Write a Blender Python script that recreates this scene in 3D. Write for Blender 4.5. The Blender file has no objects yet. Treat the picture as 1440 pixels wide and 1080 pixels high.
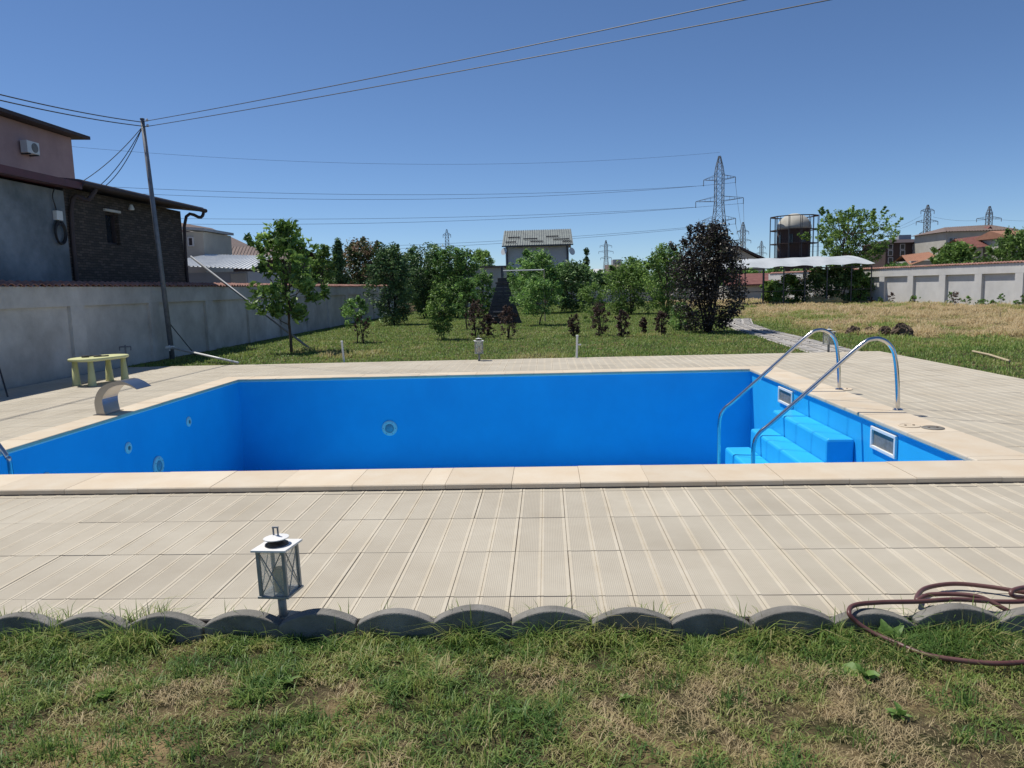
import bpy, math, random
import numpy as np
from mathutils import Vector, Matrix
R = math.radians
S = bpy.context.scene
COL = S.collection

# ------------------------------------------------------------------ camera
F_PX = 1040.0
pi_, ya_, ro_ = R(7.43), R(2.80), R(-1.50)
CAM = np.array([0.205, -3.47, 1.507])
_cy, _sy = math.cos(ya_), math.sin(ya_)
FW = np.array([-_sy*math.cos(pi_), _cy*math.cos(pi_), -math.sin(pi_)])
_r = np.array([_cy, _sy, 0.0]); _u = np.cross(_r, FW)
_c, _s = math.cos(ro_), math.sin(ro_)
RT, UP = _c*_r+_s*_u, -_s*_r+_c*_u
cam = bpy.data.cameras.new('camera'); co = bpy.data.objects.new('camera', cam); COL.objects.link(co)
cam.sensor_width = 36; cam.lens = F_PX/1440*36; cam.clip_end = 6000; cam.clip_start = 0.05
M = Matrix(((RT[0], UP[0], -FW[0], CAM[0]), (RT[1], UP[1], -FW[1], CAM[1]), (RT[2], UP[2], -FW[2], CAM[2]), (0, 0, 0, 1)))
co.matrix_world = M
S.camera = co
# ------------------------------------------------------------------ sky and sun
SUN = Vector((-0.42, 0.22, 1.0)).normalized()       # towards the sun
W = bpy.data.worlds.new('World'); S.world = W; W.use_nodes = True
nt = W.node_tree; bg = nt.nodes['Background']
sky = nt.nodes.new('ShaderNodeTexSky'); sky.sky_type = 'NISHITA'; sky.sun_disc = False
sky.sun_elevation = math.asin(SUN.z); sky.sun_rotation = math.atan2(SUN.x, SUN.y)
sky.air_density = 0.7; sky.dust_density = 0.0; sky.ozone_density = 8.0; sky.altitude = 80
nt.links.new(sky.outputs[0], bg.inputs[0]); bg.inputs[1].default_value = 0.082
sl = bpy.data.lights.new('sun', 'SUN'); so = bpy.data.objects.new('sun', sl); COL.objects.link(so)
sl.energy = 3.6; sl.angle = R(0.53); sl.color = (1.0, 0.95, 0.865)
so.rotation_euler = SUN.to_track_quat('Z', 'Y').to_euler(); so.location = (-20, 10, 40)
S.view_settings.view_transform = 'Standard'; S.view_settings.look = 'None'
S.view_settings.exposure = 0.40; S.view_settings.gamma = 1.0

# ------------------------------------------------------------------ pixel helpers (direction only; depth from what a thing touches)
def ray(px, py): return FW*F_PX+RT*(px-720)-UP*(py-540)
def gz(px, py, z=0.0): d = ray(px, py); return CAM+d*((z-CAM[2])/d[2])
def hx(px, py, X): d = ray(px, py); return CAM+d*((X-CAM[0])/d[0])
def hy(px, py, Y): d = ray(px, py); return CAM+d*((Y-CAM[1])/d[1])
def ppm(p): return F_PX/float((np.array(p)-CAM)@FW)

# ------------------------------------------------------------------ materials
def mat(name, col, rough=0.7, metal=0.0, col2=None, scale=4.0, detail=6, amt=1.0, bump=0.0, bscale=40.0, rnd=0.0, coord='pos', spec=None, stretch=None, lo=.35, hi=.65):
    m = bpy.data.materials.new(name); m.use_nodes = True
    n, l = m.node_tree.nodes, m.node_tree.links
    b = n['Principled BSDF']; b.inputs['Roughness'].default_value = rough; b.inputs['Metallic'].default_value = metal
    if spec is not None: b.inputs['Specular IOR Level'].default_value = spec
    b.inputs['Base Color'].default_value = (*col, 1)
    if coord == 'pos': vec = n.new('ShaderNodeNewGeometry').outputs['Position']
    else: vec = n.new('ShaderNodeTexCoord').outputs['Object']
    if stretch:
        mp = n.new('ShaderNodeMapping'); mp.inputs['Scale'].default_value = stretch; l.new(vec, mp.inputs[0]); vec = mp.outputs[0]
    cur = None
    if col2:
        t = n.new('ShaderNodeTexNoise'); t.inputs['Scale'].default_value = scale; t.inputs['Detail'].default_value = detail; t.inputs['Roughness'].default_value = .65
        l.new(vec, t.inputs['Vector'])
        mr = n.new('ShaderNodeMapRange'); mr.inputs[1].default_value = lo; mr.inputs[2].default_value = hi; mr.inputs[4].default_value = amt
        l.new(t.outputs[0], mr.inputs[0])
        mx = n.new('ShaderNodeMix'); mx.data_type = 'RGBA'; mx.inputs[6].default_value = (*col, 1); mx.inputs[7].default_value = (*col2, 1)
        l.new(mr.outputs[0], mx.inputs[0]); cur = mx.outputs[2]
    if rnd:
        oi = n.new('ShaderNodeObjectInfo'); mr2 = n.new('ShaderNodeMapRange'); mr2.inputs[3].default_value = 1-rnd; mr2.inputs[4].default_value = 1+rnd
        l.new(oi.outputs['Random'], mr2.inputs[0])
        hs = n.new('ShaderNodeHueSaturation'); l.new(mr2.outputs[0], hs.inputs['Value'])
        if cur: l.new(cur, hs.inputs['Color'])
        else: hs.inputs['Color'].default_value = (*col, 1)
        cur = hs.outputs[0]
    if cur: l.new(cur, b.inputs['Base Color'])
    if bump:
        t2 = n.new('ShaderNodeTexNoise'); t2.inputs['Scale'].default_value = bscale; t2.inputs['Detail'].default_value = 5
        l.new(vec, t2.inputs['Vector'])
        bp = n.new('ShaderNodeBump'); bp.inputs['Strength'].default_value = bump; bp.inputs['Distance'].default_value = .02
        l.new(t2.outputs[0], bp.inputs['Height']); l.new(bp.outputs[0], b.inputs['Normal'])
    return m

def leafmat(name, stops, trans=0.35, rough=.5):
    m = bpy.data.materials.new(name); m.use_nodes = True
    n, l = m.node_tree.nodes, m.node_tree.links
    b = n['Principled BSDF']; out = n['Material Output']
    a = n.new('ShaderNodeAttribute'); a.attribute_name = 'tint'
    cr = n.new('ShaderNodeValToRGB'); el = cr.color_ramp.elements
    el[0].position = stops[0][0]; el[0].color = (*stops[0][1], 1); el[1].position = stops[-1][0]; el[1].color = (*stops[-1][1], 1)
    for p, c in stops[1:-1]: e = el.new(p); e.color = (*c, 1)
    l.new(a.outputs['Fac'], cr.inputs[0]); l.new(cr.outputs[0], b.inputs['Base Color'])
    b.inputs['Roughness'].default_value = rough; b.inputs['Specular IOR Level'].default_value = .35
    t = n.new('ShaderNodeBsdfTranslucent'); l.new(cr.outputs[0], t.inputs[0])
    ms = n.new('ShaderNodeMixShader'); ms.inputs[0].default_value = trans
    l.new(b.outputs[0], ms.inputs[1]); l.new(t.outputs[0], ms.inputs[2]); l.new(ms.outputs[0], out.inputs[0])
    return m

def glassmat(name, tint=(.9, .93, .92), op=.25):
    m = bpy.data.materials.new(name); m.use_nodes = True
    n, l = m.node_tree.nodes, m.node_tree.links
    b = n['Principled BSDF']; b.inputs['Base Color'].default_value = (*tint, 1); b.inputs['Roughness'].default_value = .08
    t = n.new('ShaderNodeBsdfTransparent'); ms = n.new('ShaderNodeMixShader'); ms.inputs[0].default_value = op
    l.new(t.outputs[0], ms.inputs[1]); l.new(b.outputs[0], ms.inputs[2]); l.new(ms.outputs[0], n['Material Output'].inputs[0])
    return m

K = {}
# deck tile: ribbed band (fine relief) and smooth band
def ribbed():
    m = mat('tile_ribbed', (.47, .425, .34), .85, col2=(.385, .34, .265), scale=1.1, amt=.9, rnd=.06)
    n, l = m.node_tree.nodes, m.node_tree.links
    g = n.new('ShaderNodeNewGeometry'); sp = n.new('ShaderNodeSeparateXYZ'); l.new(g.outputs['Position'], sp.inputs[0])
    mu = n.new('ShaderNodeMath'); mu.operation = 'MULTIPLY'; mu.inputs[1].default_value = 2*math.pi/.010; l.new(sp.outputs[0], mu.inputs[0])
    si = n.new('ShaderNodeMath'); si.operation = 'SINE'; l.new(mu.outputs[0], si.inputs[0])
    ns = n.new('ShaderNodeTexNoise'); ns.inputs['Scale'].default_value = 160; l.new(g.outputs['Position'], ns.inputs['Vector'])
    ad = n.new('ShaderNodeMath'); ad.operation = 'ADD'; l.new(si.outputs[0], ad.inputs[0]); l.new(ns.outputs[0], ad.inputs[1])
    bp = n.new('ShaderNodeBump'); bp.inputs['Strength'].default_value = .35; bp.inputs['Distance'].default_value = .0015
    l.new(ad.outputs[0], bp.inputs['Height']); l.new(bp.outputs[0], n['Principled BSDF'].inputs['Normal'])
    return m
K['ribbed'] = ribbed()
K['smooth'] = mat('tile_smooth', (.55, .495, .395), .8, col2=(.46, .395, .29), scale=2.2, amt=.8, rnd=.04, bump=.1, bscale=90)
K['grout'] = mat('deck_bed', (.20, .16, .12), .95, col2=(.13, .10, .08), scale=9)
K['coping'] = mat('coping_stone', (.62, .54, .42), .75, col2=(.56, .44, .30), scale=2.5, amt=.7, rnd=.07, bump=.12, bscale=70)
K['liner'] = mat('pool_liner', (.028, .475, .86), .38, col2=(.026, .41, .78), scale=.9, bump=.22, bscale=1.6)
K['white'] = mat('white_plastic', (.78, .78, .76), .4, col2=(.66, .66, .62), scale=20, amt=.5)
K['greyhole'] = mat('skimmer_mouth', (.22, .22, .21), .6, col2=(.15, .15, .14), scale=14)
K['lens'] = mat('lamp_lens', (.16, .27, .36), .15, col2=(.35, .45, .5), scale=60)
K['steel'] = mat('polished_steel', (.62, .62, .62), .14, 1.0, col2=(.5, .5, .5), scale=30, amt=.4)
K['brushed'] = mat('brushed_steel', (.40, .39, .375), .30, 1.0, bump=.03, bscale=60, stretch=(1, 40, 40))
K['lime'] = mat('lime_plastic', (.62, .63, .32), .45, col2=(.56, .56, .28), scale=7, amt=.5)
K['black'] = mat('black_rubber', (.018, .018, .02), .5, col2=(.03, .03, .03), scale=30)
K['concrete'] = mat('wall_render', (.64, .61, .56), .9, col2=(.38, .355, .32), scale=.9, detail=9, amt=.9, bump=.25, bscale=25)
K['concrete_r'] = mat('wall_render_pale', (.70, .69, .67), .9, col2=(.56, .55, .53), scale=.9, detail=9, amt=.8, bump=.25, bscale=20)
K['edging'] = mat('edging_concrete', (.24, .228, .205), .88, col2=(.11, .105, .09), scale=6, amt=.8, bump=.35, bscale=150, rnd=.08)
K['redtile'] = mat('clay_tile', (.27, .11, .08), .8, col2=(.38, .24, .19), scale=9, amt=.7, rnd=.2)
K['galv'] = mat('galvanised', (.22, .24, .27), .6, .3, col2=(.16, .17, .19), scale=9)
K['darksteel'] = mat('dark_steel', (.06, .065, .075), .5, .4, col2=(.10, .10, .11), scale=8)
K['pylon'] = mat('pylon_steel', (.17, .19, .21), .6, .3, col2=(.22, .23, .24), scale=.5)
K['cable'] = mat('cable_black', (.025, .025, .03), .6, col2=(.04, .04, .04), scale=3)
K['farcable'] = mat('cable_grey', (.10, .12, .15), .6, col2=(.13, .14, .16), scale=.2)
K['bark'] = mat('bark', (.13, .10, .075), .95, col2=(.07, .055, .04), scale=14, bump=.5, bscale=60)
K['darkbark'] = mat('bark_dark', (.05, .04, .035), .95, col2=(.03, .025, .02), scale=14, bump=.5, bscale=60)
K['hose'] = mat('hose_rubber', (.10, .036, .032), .45, col2=(.15, .075, .065), scale=8, amt=.8)
K['lantern'] = mat('lantern_paint', (.32, .34, .34), .5, .2, col2=(.22, .20, .16), scale=25, amt=.6)
K['lanternw'] = mat('lantern_lid', (.78, .78, .76), .45, col2=(.66, .64, .6), scale=20, amt=.5)
K['glass'] = glassmat('pane_glass', (.86, .84, .76), .22)
K['candle'] = mat('candle_wax', (.55, .42, .18), .6, col2=(.42, .36, .2), scale=20)
K['windowglass'] = mat('window_glass', (.02, .025, .03), .08, col2=(.035, .04, .05), scale=2)
K['soil'] = mat('dark_soil', (.075, .052, .036), 1, col2=(.14, .10, .07), scale=18, bump=.8, bscale=30)
K['straw'] = mat('straw_heap', (.46, .37, .18), 1, col2=(.33, .25, .11), scale=18, bump=.8, bscale=50)
K['pathstone'] = mat('path_stone', (.42, .40, .37), .9, col2=(.30, .28, .25), scale=6, bump=.3, bscale=40, rnd=.12)
K['fabric'] = mat('canopy_cloth', (.48, .51, .53), .8, col2=(.40, .43, .45), scale=1.1, bump=.3, bscale=3)
K['deckwood'] = mat('pale_wood', (.5, .42, .28), .8, col2=(.4, .32, .2), scale=20)
K['slate'] = mat('dark_block', (.045, .045, .05), .8, col2=(.075, .07, .075), scale=5, bump=.3, bscale=30, rnd=.2)

def groundmat():
    m = bpy.data.materials.new('lawn_soil'); m.use_nodes = True
    n, l = m.node_tree.nodes, m.node_tree.links; b = n['Principled BSDF']; b.inputs['Roughness'].default_value = 1; b.inputs['Specular IOR Level'].default_value = .1
    g = n.new('ShaderNodeNewGeometry')
    def noise(sc, d=6):
        t = n.new('ShaderNodeTexNoise'); t.inputs['Scale'].default_value = sc; t.inputs['Detail'].default_value = d; l.new(g.outputs['Position'], t.inputs['Vector']); return t.outputs[0]
    def ramp(v, a, b_):
        r = n.new('ShaderNodeMapRange'); r.inputs[1].default_value = a; r.inputs[2].default_value = b_; l.new(v, r.inputs[0]); return r.outputs[0]
    def mix(f, a, c):
        x = n.new('ShaderNodeMix'); x.data_type = 'RGBA'
        for i, v in ((6, a), (7, c)):
            if isinstance(v, tuple): x.inputs[i].default_value = (*v, 1)
            else: l.new(v, x.inputs[i])
        l.new(f, x.inputs[0]); return x.outputs[2]
    green = mix(ramp(noise(9), .4, .6), (.04, .042, .018), (.085, .068, .04))
    dry = mix(ramp(noise(5), .35, .65), (.34, .25, .13), (.19, .135, .075))
    near = mix(ramp(noise(2.2), .50, .72), green, dry)
    sp = n.new('ShaderNodeSeparateXYZ'); l.new(g.outputs['Position'], sp.inputs[0])
    # mown straw field beyond the path (x > 8, y > 14)
    def lin(a, bx, by):
        q = n.new('ShaderNodeMath'); q.operation = 'MULTIPLY_ADD'; l.new(sp.outputs[0], q.inputs[0]); q.inputs[1].default_value = bx; q.inputs[2].default_value = a
        w = n.new('ShaderNodeMath'); w.operation = 'MULTIPLY_ADD'; l.new(sp.outputs[1], w.inputs[0]); w.inputs[1].default_value = by; l.new(q.outputs[0], w.inputs[2]); return w.outputs[0]
    f1 = ramp(lin(-8.3, 1, 0), -.6, .9); f2 = ramp(lin(-14.0, 0, 1), -1.5, 1.5)
    mu = n.new('ShaderNodeMath'); mu.operation = 'MULTIPLY'; l.new(f1, mu.inputs[0]); l.new(f2, mu.inputs[1])
    field = mix(ramp(noise(.8, 8), .42, .68), dry, green)
    colr = mix(mu.outputs[0], near, field)
    l.new(colr, b.inputs['Base Color'])
    bp = n.new('ShaderNodeBump'); bp.inputs['Strength'].default_value = .9; bp.inputs['Distance'].default_value = .03; l.new(noise(35), bp.inputs['Height']); l.new(bp.outputs[0], b.inputs['Normal'])
    return m
K['ground'] = groundmat()
K['grass'] = leafmat('grass_blade', [(0, (.60, .48, .28)), (.3, (.46, .40, .19)), (.5, (.33, .35, .11)), (.75, (.22, .33, .075)), (1, (.085, .17, .04))], .42, .5)
K['leaf_mid'] = leafmat('leaf_mid', [(0, (0.048, 0.092, 0.026)), (.5, (0.146, 0.278, 0.071)), (1, (0.390, 0.621, 0.175))])
K['leaf_bright'] = leafmat('leaf_bright', [(0, (0.055, 0.109, 0.026)), (.5, (0.164, 0.284, 0.065)), (1, (0.407, 0.587, 0.152))])
K['leaf_dark'] = leafmat('leaf_dark', [(0, (0.032, 0.066, 0.030)), (.5, (0.097, 0.181, 0.064)), (1, (0.265, 0.411, 0.144))], .2)
K['leaf_purple'] = leafmat('leaf_purple', [(0, (0.026, 0.023, 0.022)), (.5, (0.055, 0.045, 0.041)), (.8, (0.102, 0.090, 0.065)), (1, (0.174, 0.217, 0.087))], .2, .4)
K['leaf_brown'] = leafmat('leaf_brown', [(0, (0.042, 0.026, 0.024)), (.6, (0.120, 0.072, 0.060)), (1, (0.192, 0.132, 0.084))], .2)
K['leaf_pink'] = leafmat('leaf_pink', [(0, (0.028, 0.056, 0.017)), (.55, (0.084, 0.126, 0.042)), (.8, (0.308, 0.224, 0.126)), (1, (0.490, 0.308, 0.210))], .25)
K['weed'] = leafmat('weed_leaf', [(0, (.09, .18, .035)), (1, (.20, .32, .08))], .3)

# ------------------------------------------------------------------ mesh builder
class MB:
    def __init__(s): s.v = []; s.f = []; s.m = []
    def quad(s, a, b, c, d, mi=0):
        i = len(s.v); s.v += [tuple(a), tuple(b), tuple(c), tuple(d)]; s.f.append((i, i+1, i+2, i+3)); s.m.append(mi)
    def poly(s, pts, mi=0):
        i = len(s.v); s.v += [tuple(p) for p in pts]; s.f.append(tuple(range(i, i+len(pts)))); s.m.append(mi)
    def hexa(s, p, mi=0):   # 8 corners: bottom 4 ccw, top 4 ccw
        i = len(s.v); s.v += [tuple(q) for q in p]
        for f in ((3, 2, 1, 0), (4, 5, 6, 7), (0, 1, 5, 4), (1, 2, 6, 5), (2, 3, 7, 6), (3, 0, 4, 7)):
            s.f.append(tuple(i+k for k in f)); s.m.append(mi)
    def box(s, x0, x1, y0, y1, z0, z1, mi=0):
        s.hexa([(x0, y0, z0), (x1, y0, z0), (x1, y1, z0), (x0, y1, z0), (x0, y0, z1), (x1, y0, z1), (x1, y1, z1), (x0, y1, z1)], mi)
    def prism(s, prof, axis, a, b, mi=0, caps=True):   # prof: list of 2D points; axis 'x','y','z'
        def P(u, w, t): return {'x': (t, u, w), 'y': (u, t, w), 'z': (u, w, t)}[axis]
        i = len(s.v); n = len(prof)
        s.v += [P(u, w, a) for u, w in prof]+[P(u, w, b) for u, w in prof]
        for k in range(n):
            q = (k+1) % n; s.f.append((i+k, i+q, i+n+q, i+n+k)); s.m.append(mi)
        if caps: s.f.append(tuple(range(i+n-1, i-1, -1))); s.f.append(tuple(range(i+n, i+2*n))); s.m += [mi, mi]
    def tube(s, pts, rad, seg=8, mi=0, caps=True):
        pts = [Vector(p) for p in pts]; n = len(pts)
        rr = rad if isinstance(rad, (list, tuple)) else [rad]*n
        i0 = len(s.v); up = None
        for k, p in enumerate(pts):
            t = (pts[min(k+1, n-1)]-pts[max(k-1, 0)])
            if t.length < 1e-9: t = Vector((0, 0, 1))
            t.normalize()
            if up is None:
                up = t.orthogonal().normalized()
            else:
                up = (up-t*up.dot(t))
                up = up.normalized() if up.length > 1e-6 else t.orthogonal().normalized()
            w = t.cross(up)
            for j in range(seg):
                a = 2*math.pi*j/seg; s.v.append(tuple(p+(up*math.cos(a)+w*math.sin(a))*rr[k]))
        for k in range(n-1):
            for j in range(seg):
                a = i0+k*seg+j; b = i0+k*seg+(j+1) % seg
                s.f.append((a, b, b+seg, a+seg)); s.m.append(mi)
        if caps:
            s.f.append(tuple(range(i0+seg-1, i0-1, -1))); s.m.append(mi)
            e = i0+(n-1)*seg; s.f.append(tuple(range(e, e+seg))); s.m.append(mi)
    def lathe(s, prof, c=(0, 0, 0), seg=24, mi=0, sx=1, sy=1):   # prof: (r, z)
        i0 = len(s.v); n = len(prof)
        for r, z in prof:
            for j in range(seg):
                a = 2*math.pi*j/seg; s.v.append((c[0]+r*sx*math.cos(a), c[1]+r*sy*math.sin(a), c[2]+z))
        for k in range(n-1):
            for j in range(seg):
                a = i0+k*seg+j; b = i0+k*seg+(j+1) % seg
                s.f.append((a, b, b+seg, a+seg)); s.m.append(mi)
        s.f.append(tuple(range(i0+seg-1, i0-1, -1))); s.m.append(mi)
        e = i0+(n-1)*seg; s.f.append(tuple(range(e, e+seg))); s.m.append(mi)
    def mesh(s, name, mats, smooth=False):
        me = bpy.data.meshes.new(name); me.from_pydata(s.v, [], s.f)
        mats = mats if isinstance(mats, (list, tuple)) else [mats]
        for m in mats: me.materials.append(m)
        if len(mats) > 1: me.polygons.foreach_set('material_index', s.m)
        if smooth: me.polygons.foreach_set('use_smooth', [True]*len(me.polygons))
        me.update(); return me
    def build(s, name, mats, parent=None, smooth=False, bevel=0, loc=None):
        o = bpy.data.objects.new(name, s.mesh(name, mats, smooth)); COL.objects.link(o)
        if parent: o.parent = parent
        if loc is not None: o.location = loc
        if bevel:
            bv = o.modifiers.new('bevel', 'BEVEL'); bv.width = bevel; bv.segments = 2; bv.limit_method = 'ANGLE'
        return o
def inst(name, me, parent=None, loc=(0, 0, 0), rot=(0, 0, 0), sc=None):
    o = bpy.data.objects.new(name, me); COL.objects.link(o); o.location = loc; o.rotation_euler = rot
    if sc: o.scale = sc
    if parent: o.parent = parent
    return o
def tag(o, label=None, cat=None, group=None, kind=None):
    if label: o['label'] = label
    if cat: o['category'] = cat
    if group: o['group'] = group
    if kind: o['kind'] = kind
    return o
def empty(name, loc=(0, 0, 0), rz=0, label=None, cat=None, group=None):
    o = bpy.data.objects.new(name, None); COL.objects.link(o); o.location = loc; o.rotation_euler = (0, 0, rz); o.empty_display_size = .2
    return tag(o, label, cat, group)
def copy_tree(o, parent=None):
    c = o.copy(); COL.objects.link(c); c.parent = parent
    for ch in list(o.children): copy_tree(ch, c)
    return c
def smoothpath(pts, n=8):
    pts = [Vector(p) for p in pts]; out = []
    for i in range(len(pts)-1):
        p0, p1, p2, p3 = pts[max(i-1, 0)], pts[i], pts[i+1], pts[min(i+2, len(pts)-1)]
        for k in range(n):
            t = k/n
            out.append(.5*((2*p1)+(p2-p0)*t+(2*p0-5*p1+4*p2-p3)*t*t+(3*p1-p0-3*p2+p3)*t**3))
    out.append(pts[-1]); return out

# ------------------------------------------------------------------ layout constants
PX0, PX1, PY0, PY1 = -5.17, 3.61, 2.47, 9.10      # inner coping edge
CF, CL, CR, CB = .52, .36, .50, .38               # coping widths front, left, right, back
DX0, DX1, DY0, DY1 = -9.08, 7.10, -0.238, 12.20    # deck
ZC = .045                                         # coping top
FLOOR = -1.72
LZ = -.078                                        # front lawn level
GL = -.045                                        # garden ground level
# ------------------------------------------------------------------ ground
xs = [-2500, -400, -120, -50, -25, -12, DX0, PX0-.3, PX1+.3, DX1, 12, 25, 50, 120, 400, 2500]
ys = [-300, -60, -15, -5, -.30, PY0-.3, PY1+.3, DY1, 20, 40, 80, 200, 600, 3000]
g = MB()
for i in range(len(xs)-1):
    for j in range(len(ys)-1):
        if xs[i] >= PX0-.31 and xs[i+1] <= PX1+.31 and ys[j] >= PY0-.31 and ys[j+1] <= PY1+.31: continue
        z = [(LZ if y < 0 else GL) for y in (ys[j], ys[j+1])]
        if DX0 <= xs[i] and xs[i+1] <= DX1 and ys[j] >= -.31 and ys[j+1] <= DY1+.01: z = [LZ if ys[j] < 0 else -.06, -.06]
        g.quad((xs[i], ys[j], z[0]), (xs[i+1], ys[j], z[0]), (xs[i+1], ys[j+1], z[1]), (xs[i], ys[j+1], z[1]))
tag(g.build('ground', K['ground']), kind='structure')
# ------------------------------------------------------------------ deck: bed and tiles
TW, TL = .30, .6245
deck = empty('pool_deck', (0, 0, 0)); deck['kind'] = 'structure'
OX0, OX1, OY0, OY1 = PX0-CL, PX1+CR, PY0-CF, PY1+CB        # outer coping edge
regions = [(DX0, DX1, DY0, OY0), (DX0, OX0, OY0, OY1), (OX1, DX1, OY0, OY1), (DX0, DX1, OY1, DY1)]
b = MB()
for x0, x1, y0, y1 in regions: b.box(x0, x1, y0, y1, -.055, -.008)
tag(b.build('tile_bed', K['grout'], deck))
PROF = [(.0015, -.0025), (.003, 0), (.019, 0), (.0205, -.0015), (.134, -.0015), (.1355, 0), (.1480, 0), (.1492, -.004), (.1508, -.004), (.152, 0), (.1645, 0), (.166, -.0015), (.2795, -.0015), (.281, 0), (.297, 0), (.2985, -.0025)]
RIB = {3, 11}
def tile_geo(mb, x0, a0, a1, y0, y1, z=0.0):
    """tile cell starting at x0, kept between a0..a1 of its width, rows y0..y1"""
    pr = []
    for k in range(len(PROF)-1):
        (xa, za), (xb, zb) = PROF[k], PROF[k+1]
        if xb <= a0 or xa >= a1: continue
        ta, tb = max(xa, a0), min(xb, a1)
        zz = lambda t: za+(zb-za)*(t-xa)/(xb-xa)
        pr.append((ta, zz(ta), tb, zz(tb), 1 if k in RIB else 0))
    e = .0032
    for xa, za, xb, zb, mi in pr:
        mb.quad((x0+xa, y0+e, z+za), (x0+xb, y0+e, z+zb), (x0+xb, y1-e, z+zb), (x0+xa, y1-e, z+za), mi)
    xa, xb = x0+pr[0][0], x0+pr[-1][2]
    mb.quad((xa, y0+e, z-.03), (xb, y0+e, z-.03), (xb, y0+e, z-.0015), (xa, y0+e, z-.0015))
    mb.quad((xb, y1-e, z-.03), (xa, y1-e, z-.03), (xa, y1-e, z-.0015), (xb, y1-e, z-.0015))
    mb.quad((xa, y1-e, z-.03), (xa, y0+e, z-.03), (xa, y0+e, z-.004), (xa, y1-e, z-.004))
    mb.quad((xb, y0+e, z-.03), (xb, y1-e, z-.03), (xb, y1-e, z-.004), (xb, y0+e, z-.004))
tiles = []
for x0, x1, y0, y1 in regions:
    for i in range(math.floor(x0/TW)-1, math.ceil(x1/TW)+1):
        a0, a1 = max(0, x0-i*TW), min(TW, x1-i*TW)
        if a1-a0 < .02: continue
        for j in range(math.floor(y0/TL)-1, math.ceil(y1/TL)+1):
            b0, b1 = max(j*TL, y0), min((j+1)*TL, y1)
            if b1-b0 < .02: continue
            c = np.array([i*TW+(a0+a1)/2, (b0+b1)/2, 0]); d = c-CAM; zc = d@FW
            px = 720+F_PX*(d@RT)/max(zc, .1); py = 540-F_PX*(d@UP)/max(zc, .1)
            vis = zc > .3 and -30 < px < 1470 and py < 1100
            size = (a1-a0)*(b1-b0)/max(zc, .3)**3 if vis else 0
            tiles.append((size, i, j, a0, a1, b0, b1))
tiles.sort(reverse=True)
rt = random.Random(3); cache = {}; rest = MB()
for k, (size, i, j, a0, a1, b0, b1) in enumerate(tiles):
    z = rt.uniform(-.0007, .0007)
    if k < 300:
        key = (round(a0, 3), round(a1, 3), round(b1-b0, 3))
        if key not in cache:
            mb = MB(); tile_geo(mb, 0, a0, a1, 0, b1-b0); cache[key] = mb.mesh('deck_tile', [K['smooth'], K['ribbed']])
        inst('deck_tile', cache[key], deck, (i*TW+rt.uniform(-.001, .001), b0+rt.uniform(-.0015, .0015), z), (rt.uniform(-.001, .001), rt.uniform(-.002, .002), 0))
    else: tile_geo(rest, i*TW, a0, a1, b0, b1, z)
tag(rest.build('deck_tile_field', [K['smooth'], K['ribbed']], deck), kind='stuff')

# ------------------------------------------------------------------ swimming pool
pool = empty('swimming_pool', (-.78, 5.8, FLOOR), 0, 'empty swimming pool lined in bright blue with cream stone coping', 'swimming pool')
pool.location = (0, 0, 0)
LX0, LX1, LY0, LY1 = PX0-.035, PX1+.035, PY0-.035, PY1+.035
def liner(name, pts_a, pts_b, nx=14, nz=8):
    mb = MB()
    for i in range(nx):
        for k in range(nz):
            def P(u, w):
                p = Vector(pts_a).lerp(Vector(pts_b), u); return (p.x, p.y, -.012+(FLOOR+.012)*w)
            mb.quad(P(i/nx, k/nz), P((i+1)/nx, k/nz), P((i+1)/nx, (k+1)/nz), P(i/nx, (k+1)/nz))
    return mb.build(name, K['liner'], pool)
liner('liner_wall', (LX0, LY1, 0), (LX1, LY1, 0)); liner('liner_wall', (LX1, LY0, 0), (LX0, LY0, 0))
liner('liner_wall', (LX0, LY0, 0), (LX0, LY1, 0)); liner('liner_wall', (LX1, LY1, 0), (LX1, LY0, 0))
b = MB(); b.quad((LX0, LY0, FLOOR), (LX1, LY0, FLOOR), (LX1, LY1, FLOOR), (LX0, LY1, FLOOR)); b.build('liner_floor', K['liner'], pool)
t = .012; b = MB()   # white liner rail under the coping
b.box(LX0, LX1, LY1-t, LY1+.03, -.012, .006); b.box(LX0, LX1, LY0-.03, LY0+t, -.012, .006)
b.box(LX0-.03, LX0+t, LY0+t, LY1-t, -.012, .006); b.box(LX1-t, LX1+.03, LY0+t, LY1-t, -.012, .006)
b.build('liner_rail', K['white'], pool)
b = MB(); b.box(OX0, OX1, OY0, LY0-.03, -.055, .006); b.box(OX0, OX1, LY1+.03, OY1, -.055, .006); b.box(OX0, LX0-.03, LY0-.03, LY1+.03, -.055, .006); b.box(LX1+.03, OX1, LY0-.03, LY1+.03, -.055, .006)
b.build('coping_bed', K['grout'], pool)
# coping stones
def cop_prof(w): return [(0, .008), (w, .008), (w, ZC-.008), (w-.008, ZC), (.010, ZC), (.003, ZC-.005), (0, ZC-.014)]
def stone_mesh(length, w):
    mb = MB(); mb.prism(cop_prof(w), 'x', .0015, length-.0015); return mb.mesh('coping_stone', K['coping'])
scache = {}
rs = random.Random(8)
def coping_row(p0, dirv, total, w, rz, cuts=None):
    pos = 0.0; k = 0
    while pos < total-.01:
        ln = (cuts[k] if cuts and k < len(cuts) else .5)
        ln = min(ln, total-pos)
        if total-pos-ln < .08: ln = total-pos
        key = (round(ln, 3), round(w, 3))
        if key not in scache: scache[key] = stone_mesh(ln, w)
        o = inst('coping_stone', scache[key], pool, (p0[0]+dirv[0]*pos, p0[1]+dirv[1]*pos, rs.uniform(-.0015, .0015)), (0, 0, rz)); pos += ln; k += 1
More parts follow.
